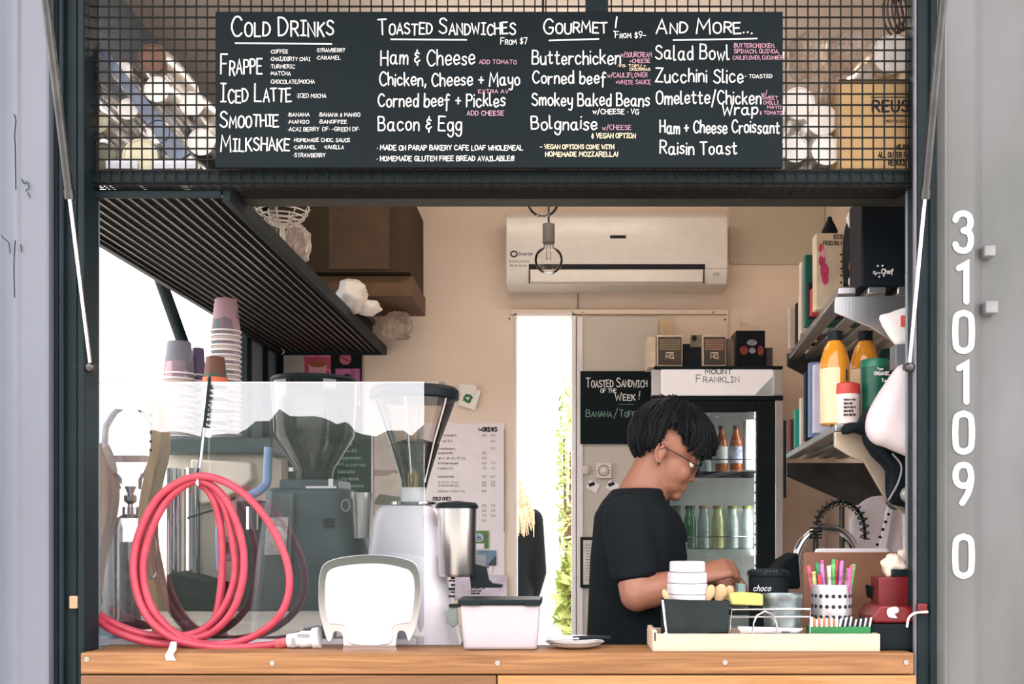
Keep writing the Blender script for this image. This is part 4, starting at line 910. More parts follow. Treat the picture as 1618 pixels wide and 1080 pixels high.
m_ = MB().pprism([(540,563),(551,569),(550,571),(539,565)], YB-.0232, YB-.022); child(o, m_, 'swoosh', mat('badge_dark', (120, 50, 70), .6))
o = sheet('poster', 530, 569, 582, 640, YB-.022, mat('orchid_poster', (206, 120, 170), .7, 0, .25, 30), 'orchid pink poster under the round badge', 'poster')
m_ = MB().pprism([(540,596),(546,590),(554,592),(558,606),(536,608)], YB-.0235, YB-.022); child(o, m_, 'dark_shape', ink)
tag(MB().tube(cr([at(443, 546, 2.25), at(447, 547, 2.25), at(446, 551, 2.25), at(449, 556, 2.25), at(445, 559, 2.25)], 4), .0032, 6).build('white_hook', white), 'small white hook on the wall post beside the shelf end', 'hook')
# cards by the hopper
lf = mat('leaf_green', (60, 120, 84), .7, 0, .25, 60)
crd = mat('card_cream', (252, 246, 238), .8, 0, .02)
o = sheet('recipe_card', 728, 756, 612, 644, yw-.014, crd, 'cream card with a green leaf drawing right of the hopper lid', 'card', .002, -18)
m_ = MB()
for i in range(7):
    a = i*.9; c = at(739+5*math.cos(a), 629+5*math.sin(a), yw-.0145); d = Vector((math.cos(a+.6), 0, math.sin(a+.6))); n = Vector((-d.z, 0, d.x)); L = pl(9, yw); w = pl(2.6, yw)
    m_.add([c-d*L*.5+Vector((0, -.0002*i, 0)), c+n*w+Vector((0, -.0002*i, 0)), c+d*L*.5+Vector((0, -.0002*i, 0)), c-n*w+Vector((0, -.0002*i, 0))], [(0, 1, 2, 3)])
child(o, m_, 'leaf_drawing', lf, True)
o = sheet('recipe_card', 726, 752, 607, 622, yw-.018, crd, 'small cream card pinned over the leaf card', 'card', .002, -6)
sheet('recipe_card', 676, 694, 603, 640, yw-.012, crd, 'cream card poking up behind the hopper lid', 'card', .002, 4)
sheet('recipe_card', 692, 702, 603, 640, yw-.006, mat('card_tan', (206, 190, 170), .8), 'tan card poking up beside the cream one', 'card', .002, -5)
# price list
o = sheet('drinks_price_list', 640, 797, 668, 946, yw-.006, paper, 'large white drinks price list on the back wall', 'price list', .004)
m_ = MB(); yy = yw-.0068
pwrite(m_, 'DRINKS', 763, 785, 681, 6, yy, 1.6); pwrite(m_, 'for', 756, 762, 680, 4, yy, .9); pwrite(m_, 'COLD ONES', 684, 712, 790, 5, yy, 1.2)
child(o, m_, 'headings', ink)
m_ = MB(); rn = random.Random(5)
rows = [689,698,710,717,725,733,741,754,763,768,777,800,808,816,824,832]
for r in rows:
    pwrite(m_, ''.join(rn.choice('aeinorst') for _ in range(rn.randint(6, 12))), 692, 692+rn.randint(22, 44), r, 3.6, yy, .6)
    if rn.random() < .75: pwrite(m_, '%d.%d' % (rn.randint(3, 7), rn.choice((0, 5))), 762, 768, r, 3.4, yy, .55)
    if rn.random() < .5: pwrite(m_, '%d.%d' % (rn.randint(3, 7), rn.choice((0, 5))), 776, 782, r, 3.4, yy, .55)
child(o, m_, 'price_lines', mat('soft_ink', (110, 104, 108), .8), True)
MB().pbox(796.2, 797.4, 678, 840, yw-.009, yw-.004).build('grey_edge', greyink, o)  # thin grey strip down the sheet's right edge
o = sheet('leaflet', 752, 772, 838, 866, yw-.012, mat('leaflet_green', (96, 138, 84), .7, 0, .2, 30), 'green leaflet with a round logo beside the grinder', 'leaflet')
c = at(757, 849, yw-.0125); child(o, MB().loft([(c+Vector((0, d, 0)), (pl(7, yw), 0, 0), (0, 0, pl(7, yw))) for d in (0, .0005)], 20), 'logo_disc', mat('pale_blue', (190, 206, 222), .7))
m_ = MB(); pwrite(m_, 'h', 755, 759, 853, 8, yw-.0135, 1.6); child(o, m_, 'logo_letter', mat('logo_blue', (60, 84, 130), .7))
child(o, MB().pbox(752, 765, 858, 866, yw-.0128, yw-.0122), 'logo_strip', paper)
o = sheet('leaflet', 752, 784, 869, 893, yw-.012, mat('photo_sky', (120, 150, 176), .6, 0, .2, 20), 'small landscape photo strip beside the grinder', 'photo')
child(o, MB().pprism([(770,893),(784,893),(784,877),(777,884)], yw-.0128, yw-.0122), 'hill', mat('photo_hill', (72, 84, 88), .7))
child(o, MB().pbox(752, 768, 876, 893, yw-.0128, yw-.0122), 'building', mat('photo_grey', (176, 176, 182), .7))
o = sheet('leaflet', 752, 778, 894, 903, yw-.012, paper, 'thin white caption slip under the landscape photo', 'leaflet')
m_ = MB(); pwrite(m_, 'TO THE BEACH', 754, 772, 897, 2.6, yw-.0125, .8); child(o, m_, 'caption', ink)
o = sheet('leaflet', 716, 801, 908, 944, yw-.014, mat('lilac_paper', (226, 214, 226), .8), 'lilac envelope tucked low behind the grinder fork', 'envelope')
m_ = MB()
for i, w in enumerate((18, 22, 16, 14)): pwrite(m_, 'street address'[:8+i], 744, 744+w, 926+i*4, 2.8, yw-.0145, .7)
child(o, m_, 'address', ink, True)
# chalk drinks board behind the dark grinder and its picture neighbour
o = sheet('small_chalkboard', 455, 588, 686, 812, YB-.012, chalk_bd, 'green-black chalkboard list behind the dark hopper', 'chalkboard', .01)
m_ = MB()
for i in range(9): pwrite(m_, ('Flat white', 'Latte 4.5', 'Cappuccino', 'Mocha', 'Chai latte', 'Long black', 'Espresso', 'Hot choc', 'Tea pot')[i], 534, 556+(i*7) % 24, 703+i*11, 5, YB-.0128, .9, jit=.3)
child(o, m_, 'chalk_lines', chalk_g, True)
child(o, MB().pbox(586.5, 589, 686, 812, YB-.014, YB-.002), 'frame_edge', whitem)
o = sheet('poster', 591, 640, 690, 800, YB-.006, mat('poster_blush', (232, 212, 206), .8, 0, .05), 'pale poster of a white jug behind the silver grinder', 'poster')
child(o, MB().pprism([(591,742),(636,742),(636,750),(591,752)], YB-.0068, YB-.006), 'horizon_band', mat('dusty_rose', (190, 160, 150), .8))
child(o, MB().pprism([(612,752),(622,746),(636,752),(638,775),(616,778),(606,770)], YB-.0075, YB-.006), 'jug_drawing', mat('jug_cream', (240, 224, 200), .8))
child(o, MB().pprism([(592,790),(600,780),(640,786),(640,797),(592,797)], YB-.0075, YB-.006), 'dark_foreground', mat('poster_shadow', (130, 126, 112), .8))
# ------------------------------------------------------------------ things on the door panel
yp = YB-.054
o = sheet('specials_chalkboard', 917, 1028, 586, 701, yp-.01, chalk_bd, 'square chalkboard announcing the toasted sandwich of the week', 'chalkboard', .01)
m_ = MB(); y_ = yp-.0106
pwrite(m_, 'Toasted Sandwich', 926, 1022, 611, 14, y_, 1.5, True, .35); pwrite(m_, 'OF THE', 949, 974, 620, 6, y_, 1.1, False, .3); pwrite(m_, 'Week', 972, 1003, 632, 12, y_, 1.5, True, .3); pwrite(m_, '!', 1008, 1011, 630, 12, y_, 1.3); child(o, m_, 'chalk_words', chalk)
m_ = MB(); pwrite(m_, 'Banana', 926, 966, 658, 10.5, y_, 1.3, True, .35); pwrite(m_, '/', 970, 976, 659, 13, y_, 1.2); pwrite(m_, 'Toffee', 979, 1014, 658, 11, y_, 1.3, True, .35); m_.pbox(977, 1001, 638, 638.8, y_, y_+.0004); child(o, m_, 'chalk_flavour', chalk_g)
c = at(925.5, 742, yp); tag(MB().loft([(c+Vector((0, d, 0)), (pl(r, yp), 0, 0), (0, 0, pl(r, yp))) for d, r in ((-.012, 5.5), (-.009, 7), (0, 7.4))], 24).build('round_cover', mat('cover_cream', (222, 210, 198), .5)), 'round cream blanking cover beside the timer dial', 'wall cover')
o = sheet('timer_dial', 942, 966, 731, 755, yp-.014, mat('dial_cream', (232, 222, 210), .5), 'square cream timer dial on the door panel', 'dial', .014)
m_ = MB(); c = at(954, 743, yp-.0148)
for i in range(12):
    q = c+Vector((pl(8, yp)*math.cos(i*math.tau/12), 0, pl(8, yp)*math.sin(i*math.tau/12))); m_.box(q.x-.003, q.x+.003, q.y, q.y+.0006, q.z-.003, q.z+.003)
child(o, m_, 'hour_marks', ink, True)
child(o, MB().loft([(c+Vector((0, d, 0)), (pl(r, yp), 0, 0), (0, 0, pl(r, yp))) for d, r in ((-.012, 3), (0, 3.6))], 16), 'knob', white)
for a, b, lab, r in ((928, 946, 'tilted instruction sticker under the round cover', -28), (959, 977, 'tilted instruction sticker under the timer dial', -24)):
    o = sheet('sticker', a, b, 761, 775, yp-.002, paper, lab, 'sticker', .0015, r)
    child(o, MB().pprism([(a+1, 764), (a+10, 760.5), (a+13, 765), (a+4, 769)], yp-.0028, yp-.002), 'dark_print', ink)
g = empty('framed_notice', at(940, 927, yp-.012), 'black framed notice half hidden by the barista', 'picture frame')
MB().pbox(917, 964, 848, 928, yp-.016, yp-.001).build('frame', black, g, bevel=.002)
MB().pbox(921.5, 960, 853, 923, yp-.018, yp-.0155).build('paper', mat('framed_paper', (224, 216, 206), .8), g)
m_ = MB()
for i in range(13): m_.pbox(925, 925+8+(i*5) % 7, 860+i*4.6, 861.2+i*4.6, yp-.0186, yp-.018)
child(g, m_, 'text_lines', greyink, True)
# ------------------------------------------------------------------ drinks fridge
yf = 1.93
g = empty('drinks_fridge', (at(1133, 0, yf).x, 2.02, 0), 'black glass door drinks fridge with a lit white header', 'fridge')
x0, x1 = at(1030, 0, yf).x, at(1237, 0, yf).x; ftop = at(0, 578, yf).z
silver = mat('fridge_silver', (206, 202, 200), .3, .4, .05)
fz0 = .12
MB().box(x0+.03, x0+.05, yf+.03, 2.3, fz0, ftop-.01).build('side_panel', silver, g)
MB().box(x1-.05, x1-.03, yf+.03, 2.3, fz0, ftop-.01).build('side_panel', silver, g)
MB().box(x0+.01, x1, yf-.005, 2.3, ftop-.012, ftop).build('top_cap', black, g, bevel=.003)
MB().box(x0+.03, x1-.03, 2.27, 2.3, fz0, ftop-.012).build('back_panel', white, g)
MB().box(x0+.02, x1-.02, yf+.05, 2.28, .0, .35).build('plinth', black, g)
hd = mat('header_lightbox', (238, 232, 232), .35, 0, .03, emit=.25)
z0_, z1_ = at(0, 625, yf).z, at(0, 583, yf).z
hb = MB().box(at(1044, 0, yf).x, at(1222, 0, yf).x, yf, yf+.04, z0_, z1_).build('header_sign', hd, g, bevel=.004)
MB().box(x0, at(1044, 0, yf).x, yf, yf+.04, z0_, z1_).build('header_end', silver, g, bevel=.004)
MB().box(at(1222, 0, yf).x, x1, yf, yf+.04, z0_, z1_).build('header_end', silver, g, bevel=.004)
m_ = MB(); pwrite(m_, 'MOUNT', 1114, 1156, 590.5, 7.5, yf-.001, 1.2); child(hb, m_, 'lettering', ink)
m_ = MB(); pwrite(m_, 'Franklin', 1100, 1167, 603.5, 11.5, yf-.001, 1.1, True); child(hb, m_, 'lettering', mat('grey_lettering', (96, 96, 100), .6))
child(hb, MB().pprism([(1192,624),(1221,594),(1221,624)], yf-.0008, yf), 'blue_slash', mat('pale_teal', (190, 206, 208), .5))
MB().box(x0, x1, yf-.004, yf+.05, at(0, 632, yf).z, z0_).build('header_gap', black, g)
db = at(0, 1290, yf).z; dt_ = at(0, 632, yf).z
dr_ = MB().box(at(1044, 0, yf).x, at(1058, 0, yf).x, yf, yf+.04, db, dt_).box(at(1196, 0, yf).x, at(1225, 0, yf).x, yf, yf+.04, db, dt_).box(at(1058, 0, yf).x, at(1196, 0, yf).x, yf, yf+.04, at(0, 650, yf).z, dt_).box(at(1058, 0, yf).x, at(1196, 0, yf).x, yf, yf+.04, db, db+.08)
dr_.build('door_frame', black, g, bevel=.003)
MB().box(x0, at(1044, 0, yf).x, yf, yf+.04, db, dt_).build('door_stile', silver, g, bevel=.003)
MB().box(at(1225, 0, yf).x, x1, yf, yf+.04, db, dt_).build('door_stile', silver, g, bevel=.003)
MB().box(at(1058, 0, yf).x, at(1196, 0, yf).x, yf+.014, yf+.02, db+.08, at(0, 650, yf).z).build('door_glass', glass('fridge_glass', (232, 240, 238), .02, .01, .02, 1.45), g)
MB().tube([at(1240, 664, yf-.03), at(1240, 786, yf-.03)], .006, 8).build('door_handle', black, g)
led = mat('led_strip', (255, 250, 246), .4, 0, .02, emit=30)
xs = at(1194, 0, yf+.06).x
for i in range(20): MB().box(xs-.004, xs+.006, yf+.05, yf+.06, dt_-.04-i*.045-.03, dt_-.04-i*.045).build('led', led, g)
liner = mat('fridge_liner', (226, 222, 222), .5, 0, .03)
MB().box(x0+.05, x1-.05, 2.255, 2.27, .36, ftop-.02).build('liner_back', liner, g)
ysh = yf+.07
shz = [at(0, 744, ysh).z, at(0, 866, ysh).z, at(0, 960, ysh).z]
for zz in shz:
    m_ = MB()
    for i in range(6): y = ysh+i*.042; m_.cyl((x0+.05, y, zz-.004), (x1-.05, y, zz-.004), .003, n=6)
    tag(m_.build('shelf_wires', darksteel, g), kind='stuff')
    MB().box(x0+.05, x1-.05, ysh-.012, ysh-.008, zz-.03, zz-.002).build('price_rail', white if zz == shz[1] else black, g)
for zz in shz[:2]: MB().cyl((x0+.05, ysh-.012, zz+.05), (x1-.05, ysh-.012, zz+.05), .0025, n=6).build('front_rail', chrome, g)
# bottles inside
def bottle(px, y, z, r, h, body, capm, lab, grp, neck=.35, labm=None):
    x = at(px, 0, y).x
    g = empty('drink_bottle', (x, y, z), lab, 'bottle', grp)
    MB().lathe(x, y, [(r*.9, z), (r, z+.006), (r, z+h*.62), (r*.9, z+h*.70), (r*neck, z+h*.84), (r*neck, z+h*.95)], 20).build('body', body, g)
    MB().lathe(x, y, [(r*neck*1.15, z+h*.93), (r*neck*1.2, z+h), (r*neck*1.0, z+h*1.01)], 16).build('cap', capm, g)
    if labm: MB().lathe(x, y, [(r*1.02, z+h*.18), (r*1.02, z+h*.55)], 20, cap=False).build('label', labm, g)
gg = mat('green_glass', (70, 130, 92), .1, 0, .1, 30, coat=.5); cg_ = mat('clear_drink', (196, 206, 204), .08, 0, .1, 20, coat=.5); yg_ = mat('lime_drink', (214, 214, 150), .1, 0, .1, 20, coat=.5); am = mat('amber_drink', (190, 92, 44), .1, 0, .15, 20, coat=.5)
capg = mat('olive_cap', (150, 146, 84), .4); capd = mat('dark_cap', (70, 62, 50), .4); bl = mat('blue_label', (120, 120, 196), .6, 0, .4, 60, rgb2=(236, 232, 240))
zz = shz[1]
for i, (px, m, cm, ds) in enumerate(((1068, gg, capd, 'green glass bottle left end'), (1090, gg, capd, 'green glass bottle second from left'), (1112, cg_, mat('pink_cap', (206, 150, 136), .4), 'clear bottle with a pinkish cap'), (1134, yg_, capg, 'pale lime bottle in the middle'), (1157, cg_, capg, 'clear bottle right of the lime one'), (1181, cg_, capg, 'clear bottle at the right end'))):
    bottle(px, ysh+.05, zz, .0265, .185, m, cm, ds+' of the lower fridge shelf', 'bottles on the lower fridge shelf', .7)
bottle(1163, ysh+.05, shz[0], .027, .2, am, capd, 'amber bottle with a blue and white label in the fridge', 'bottles on the upper fridge shelf', .45, bl)
bottle(1140, ysh+.05, shz[0], .027, .2, am, capd, 'amber bottle beside the barista\'s fringe in the fridge', 'bottles on the upper fridge shelf', .45, MATS['white_paper'])
bottle(1115, ysh+.05, shz[0], .027, .2, cg_, capd, 'clear bottle hidden behind the barista\'s head', 'bottles on the upper fridge shelf', .45)
tag(MB().pbox(1178, 1194, 662, 742, ysh+.03, ysh+.1).build('milk_carton', white, bevel=.004), 'white carton at the right of the upper fridge shelf', 'carton')
tag(MB().pbox(1160, 1192, 802, 846, ysh+.14, ysh+.2).build('milk_carton', white, bevel=.004), 'white carton at the back of the lower fridge shelf', 'carton')
# ------------------------------------------------------------------ boxes on top of the fridge
hq = mat('box_bronze', (74, 66, 58), .6, 0, .1, 20); hqs = mat('box_stripe', (150, 130, 104), .6, 0, .1, 30); crm = mat('box_cream', (226, 206, 182), .7)
yk = 1.96
def hqbox(a, b, c, d, y, dep, lab, stripe):
    g = empty('tea_box', at((a+b)/2, d, y+dep/2), lab, 'box', 'boxes on top of the fridge')
    p, q = at(a-2, d, y), at(b+1.5, c, y)
    MB().box(p.x, q.x, y, y+dep, ftop, q.z).build('carton', crm, g, bevel=.002)
    MB().pbox(a, b, c+3, d-1, y-.0025, y).build('front_panel', hq, g)
    for i in range(5): m_ = MB().pbox(a+2, b-2, c+7+i*3.6, c+9.2+i*3.6, y-.004, y-.0024); m_.build('stripe', stripe, g)
    m_ = MB(); cx = (a+b)/2
    pwrite(m_, 'HQ', cx-6, cx+6, d-11, 6.5, y-.004, 1.4); m_.pbox(cx-6, cx+6, d-21, d-19, y-.0042, y-.0024)
    m_.build('emblem', crm, g, smooth=False)
hqbox(1040, 1077, 529, 577, yk, .12, 'bronze printed box with cream edges at the left of the fridge top', hqs)
hqbox(1112, 1146, 529, 577, yk, .12, 'bronze printed box with cream edges in the middle of the fridge top', mat('box_stripe_red', (176, 128, 110), .6, 0, .1, 30))
o = tag(MB().box(at(1023, 0, yk+.02).x, at(1036, 0, yk+.02).x, yk+.01, yk+.14, ftop, at(0, 531, yk).z).build('cream_folder', crm, bevel=.002), 'cream folder box leaning at the fridge top left corner', 'box')
g = empty('dark_box', at(1095, 577, yk+.05), 'dark blue-black box between the two bronze boxes', 'box')
MB().box(at(1079, 0, yk).x, at(1110, 0, yk).x, yk+.03, yk+.15, ftop, at(0, 541, yk).z).build('carton', mat('navy_black', (30, 36, 46), .5), g, bevel=.002)
MB().pbox(1091, 1111, 529, 548, yk+.025, yk+.03).build('olive_tab', mat('olive_tab', (132, 124, 100), .6), g)
c = at(1097, 534, yk+.024); MB().loft([(c+Vector((0, d, 0)), (.011, 0, 0), (0, 0, .012)) for d in (-.003, .001)], 14).build('badge', ink, g)
o = tag(MB().box(at(1149, 0, yk).x, at(1163, 0, yk).x, yk+.03, yk+.16, ftop, at(0, 533, yk).z).build('grey_box', mat('taupe_box', (140, 122, 104), .7, 0, .2, 20), bevel=.002), 'taupe box squeezed between the bronze and black boxes', 'box')
g = empty('black_box', at(1186, 577, yk), 'tall black box with a red glow print at the fridge top right', 'box')
MB().box(at(1163, 0, yk-.02).x, at(1209, 0, yk-.02).x, yk-.02, yk+.12, ftop, at(0, 522, yk-.02).z).build('carton', mat('black_glossy', (22, 26, 32), .35), g, bevel=.002)
for a, b, c_, d_, m in ((1169, 1182, 546, 560, 'red_print'), (1197, 1207, 546, 562, 'red_print'), (1180, 1196, 536, 546, 'grey_print'), (1183, 1194, 549, 558, 'grey_print')):
    c = at((a+b)/2, (c_+d_)/2, yk-.0205); MB().loft([(c+Vector((0, d, 0)), (pl((b-a)/2, yk), 0, 0), (0, 0, pl((d_-c_)/2, yk))) for d in (-.001, .0005)], 18).build('print', mat(m, (150, 60, 48) if m == 'red_print' else (150, 150, 156), .5, 0, .3, 60), g)
tag(MB().box(at(1210, 0, yk).x, at(1221, 0, yk).x, yk-.0, yk+.12, ftop, at(0, 549, yk).z).build('small_box', mat('plum_box', (70, 62, 70), .6), bevel=.002), 'small plum box at the right end of the fridge top', 'box')
tag(MB().box(at(1043, 0, 2.16).x, at(1064, 0, 2.16).x, 2.16, 2.25, ftop, at(0, 503, 2.16).z).build('tall_paper_box', mat('straw_paper', (206, 180, 146), .8), bevel=.002), 'tall straw coloured box standing behind the left bronze box', 'box')
tag(MB().add([at(1172, 508, 2.2), at(1200, 516, 2.2), at(1202, 576, 2.2), at(1172, 576, 2.2)]+[v+Vector((0, .01, 0)) for v in (at(1172, 508, 2.2), at(1200, 516, 2.2), at(1202, 576, 2.2), at(1172, 576, 2.2))], [(0, 1, 2, 3), (7, 6, 5, 4), (0, 4, 5, 1), (1, 5, 6, 2), (2, 6, 7, 3), (3, 7, 4, 0)]).build('paper_sheet', crm, smooth=False), 'pale paper poking up behind the black box', 'paper')
# ------------------------------------------------------------------ right wall shelves
def pillow(pp, y, d, k=8):
    """inflated bag-like solid from a pixel outline"""
    w = [at(a, b, y) for a, b in pp]; w = cr(w, 3, True); n = len(w)
    c = sum(w, Vector((0, 0, 0)))/n; mb = MB(); vs = []
    for i in range(k+1):
        t = -math.pi/2+math.pi*i/k; s = max(math.cos(t), .04)**.55
        vs += [c+(p-c)*s+Vector((0, d/2*math.sin(t), 0)) for p in w]
    fs = [(i*n+j, i*n+(j+1) % n, (i+1)*n+(j+1) % n, (i+1)*n+j) for i in range(k) for j in range(n)]
    fs += [tuple(range(n-1, -1, -1)), tuple(range(k*n, k*n+n))]
    return mb.add(vs, fs)
def rshelf(z, yf_, yb2, xf, xb, lab, th=.022):
    g = empty('slatted_shelf', ((xf+XR)/2, (yf_+yb2)/2, z), lab, 'shelf', 'stainless wall shelves')
    n = 6
    for i in range(n):
        t0, t1 = i/n, (i+.62)/n
        def X(y_, t): 
            x0 = xf if y_ == yf_ else xb
            return x0+(XR-.01-x0)*t
        MB().add([(X(yf_, t0), yf_, z-th), (X(yf_, t1), yf_, z-th), (X(yb2, t1), yb2, z-th), (X(yb2, t0), yb2, z-th), (X(yf_, t0), yf_, z), (X(yf_, t1), yf_, z), (X(yb2, t1), yb2, z), (X(yb2, t0), yb2, z)],
            [(3, 2, 1, 0), (4, 5, 6, 7), (0, 1, 5, 4), (1, 2, 6, 5), (2, 3, 7, 6), (3, 0, 4, 7)]).build('slat', steel, g, bevel=.004)
    return g
z1 = 2.025
g = rshelf(z1, .3, 1.4, at(1324, 0, .3).x, at(1246, 0, 1.4).x, 'upper stainless slatted shelf on the right wall')
MB().pprism([(1319,468),(1440,466),(1500,466),(1500,600),(1412,541),(1376,517),(1319,494)], .29, .3).build('bracket', steel, g, bevel=.002)
MB().pprism([(1244,558),(1400,556),(1400,640),(1280,597),(1244,578)], 1.4, 1.412).build('bracket', darksteel, g, bevel=.002)
z2 = 1.655
g = rshelf(z2, .3, 1.45, at(1319, 0, .3).x, at(1242, 0, 1.45).x, 'lower stainless slatted shelf on the right wall')
MB().pprism([(1319,682),(1500,680),(1500,860),(1400,790),(1365,728),(1346,722),(1319,706)], .288, .3).build('bracket', mat('tan_steel', (206, 188, 166), .35, .5, .08), g, bevel=.002)
MB().pprism([(1243,731),(1396,731),(1396,800),(1346,797),(1243,752)], 1.45, 1.462).build('bracket', darksteel, g, bevel=.002)
# books and boxes: (x0,x1,y0,y1,depth,thickness,colour,label)
BK = [
 (1248,1258,486,None,1.28,.2,(214,200,186),'pale book at the far end of the upper shelf',z1),
 (1259,1263,478,None,1.2,.2,(40,34,36),'thin black book next to the pale one on the upper shelf',z1),
 (1264,1271,464,None,1.14,.2,(220,208,196),'cream spined book on the upper shelf',z1),
 (1272,1277,464,None,1.08,.2,(110,44,52),'maroon book on the upper shelf',z1),
 (1266,1272,413,None,.98,.22,(232,220,206),'tall cream magazine on the upper shelf',z1),
 (1273,1289,402,None,.86,.2,(22,104,92),'tall teal green book on the upper shelf',z1),
 (1278,1283,446,None,.72,.12,(34,36,40),'thin dark folder in front of the teal book',z1),
 (1283,1287,455,None,.68,.12,(190,50,52),'thin red booklet before the dark folder',z1),
 (1249,1254,662,None,1.32,.1,(96,44,50),'maroon spined booklet at the far end of the lower shelf',z2),
 (1257,1267,646,None,1.2,.14,(44,168,150),'bright teal book on the lower shelf',z2),
 (1266,1274,628,None,1.05,.2,(238,228,214),'white book beside the teal one on the lower shelf',z2),
 (1275,1281,622,None,.95,.2,(60,54,54),'dark slim book on the lower shelf',z2),
 (1273,1279,588,None,.85,.2,(40,46,54),'tall black edged magazine on the lower shelf',z2),
 (1280,1288,572,None,.72,.22,(120,146,186),'blue magazine on the lower shelf',z2),
 (1287,1297,575,None,.58,.2,(206,206,226),'pale lilac magazine behind the juice bottle',z2)]
pgm = mat('book_pages', (240, 232, 222), .8)
for i, (a, b, c, _, y, dep, col, lab, zz) in enumerate(BK):
    p, q = at(a, 0, y), at(b, c, y); q.x = p.x+min(.17, XR-.03-p.x); dep = .03
    g = empty('book', ((p.x+q.x)/2, y+dep/2, zz), lab, 'book', 'books on the right shelves')
    MB().box(p.x, q.x, y, y+dep, zz+.0005, q.z).build('cover', mat('book_cover_%d' % i, col, .6, 0, .06), g, bevel=.001)
    MB().box(p.x+.004, q.x+.001, y+.004, y+dep-.004, zz+.003, q.z+.001).build('pages', pgm, g)
# eco friendly box
ye_ = .6
g = empty('craft_box', (at(1311, 0, ye_).x, ye_, z1), 'cream box printed ECO FRIENDLY with a pink flower', 'box')
p, q = at(1290, 0, ye_), at(1333, 368, ye_)
MB().box(p.x, q.x, ye_, ye_+.05, z1+.001, q.z).build('carton', mat('cream_carton', (232, 212, 184), .75), g, bevel=.002)
m_ = MB(); pwrite(m_, 'ECO', 1318, 1331, 377, 6, ye_-.001, 1.4); m_.build('printed_word', ink, g, smooth=False); m_ = MB(); pwrite(m_, 'FRIENDLY', 1301, 1331, 387, 6, ye_-.001, 1.1); m_.build('printed_word', ink, g, smooth=False)
pkm = mat('magenta_print', (222, 66, 122), .7, 0, .2, 40)
for i, (a, b, r) in enumerate(((1303, 428, 9), (1299, 412, 7), (1304, 440, 7), (1297, 392, 5), (1301, 400, 5))):
    c = at(a, b, ye_-.0006-i*.0003); MB().loft([(c+Vector((0, d, 0)), (pl(r, ye_)*.75, 0, 0), (0, 0, pl(r*1.35, ye_))) for d in (-.0004, .0004)], 16).build('petal', pkm if i < 4 else ppk, g)
for i in range(5): c = at(1329, 402+i*11, ye_-.0008); MB().loft([(c+Vector((0, d, 0)), (.003, 0, 0), (0, 0, .003)) for d in (-.0004, .0004)], 10).build('dot', ink, g)
tag(MB().lathe(at(1311, 0, .625).x, .625, [(.022, q.z+.001), (.024, q.z+.012), (.016, q.z+.03), (.008, q.z+.045), (.006, q.z+.055)], 18).build('dark_stopper', blacksoft), 'dark pointed stopper standing on the cream box', 'stopper')
# tote with red stripe, black cooler
g = empty('tote_bag', (at(1350, 0, .5).x, .5, z1), 'black and red tote bag squeezed beside the tall black carton', 'bag')
pillow([(1336,370),(1342,345),(1362,340),(1370,380),(1368,450),(1340,452),(1334,420)], .5, .12).build('bag_body', blacksoft, g)
pillow([(1341,420),(1346,398),(1356,390),(1353,410),(1350,428),(1343,428)], .445, .012, 4).build('red_stripe', mat('coral_red', (214, 74, 70), .6), g)
pillow([(1337,345),(1345,334),(1362,334),(1352,345),(1344,362)], .455, .03, 4).build('white_fold', whitem, g)
pillow([(1342,452),(1343,436),(1360,436),(1362,452)], .44, .012, 4).build('white_base', whitem, g)
yk2 = .31
g = empty('black_carton', (at(1398, 0, yk2).x, yk2+.08, z1), 'tall black printed carton at the front of the upper shelf', 'carton')
p, q = at(1361, 0, yk2), at(1431, 325, yk2)
MB().box(p.x, q.x, yk2, yk2+.12, z1+.001, q.z+.03).build('carton', mat('navy_black2', (20, 28, 36), .5, 0, .06), g, bevel=.006)
MB().box(at(1422, 0, yk2).x, at(1436, 0, yk2).x, yk2+.02, yk2+.12, z1+.04, q.z+.03).build('side_flap', black, g, bevel=.004)
m_ = MB(); pwrite(m_, 'Chef', 1393, 1411, 432, 7, yk2-.001, 1.7); pwrite(m_, 'Eco', 1380, 1391, 432, 3.4, yk2-.001, .8)
for i in range(7):
    a = math.radians(20+i*48); 
    if abs(math.sin(a)) < .35: continue
    c = at(1391+9*math.cos(a), 428-9*math.sin(a), yk2-.001); m_.box(c.x-.0022, c.x+.0022, c.y, c.y+.0004, c.z-.0025, c.z+.0025)
tag(m_.build('logo', white, g, smooth=False), kind='stuff')
tag(MB().pbox(1432, 1446, 338, 455, .4, .43).build('cream_board', crm, bevel=.002), 'cream board standing behind the right gas strut', 'board')
# juice bottles
oj = mat('orange_juice', (224, 146, 40), .15, 0, .06, 8, coat=.6)
ojl = mat('cream_label', (236, 214, 176), .6, 0, .05)
for px, lab, in ((1319, 'orange juice bottle at the shelf front with a cream label'), (1367, 'orange juice bottle behind the green tub')):
    y = .36 if px == 1319 else .42
    x = at(px, 0, y).x; r = pl(23, y); g = empty('juice_bottle', (x, y, z2), lab, 'bottle', 'orange juice bottles'); h = at(0, 524, y).z-z2
    MB().lathe(x, y, [(r*.9, z2+.001), (r, z2+.008), (r, z2+h*.6), (r*.96, z2+h*.7), (r*.72, z2+h*.83), (r*.44, z2+h*.9), (r*.42, z2+h*.93)], 28).build('body', oj, g)
    MB().lathe(x, y, [(r*.44, z2+h*.9), (r*.5, z2+h*.905), (r*.5, z2+h), (r*.44, z2+h*1.005)], 22).build('cap', black, g)
    lb = MB(); n = 12; vs = []
    for zz in (z2+h*.02, z2+h*.6):
        vs += [(x+(r+.0012)*math.cos(math.radians(180+i*95/n)), y+(r+.0012)*math.sin(math.radians(180+i*95/n)), zz) for i in range(n+1)]
    lb.add(vs, [(i, i+1, n+2+i, n+1+i) for i in range(n)]).build('label', ojl, g)
    MB().pbox(px+12, px+20, 583, 601, y-.034, y-.03).build('black_tab', black, g)
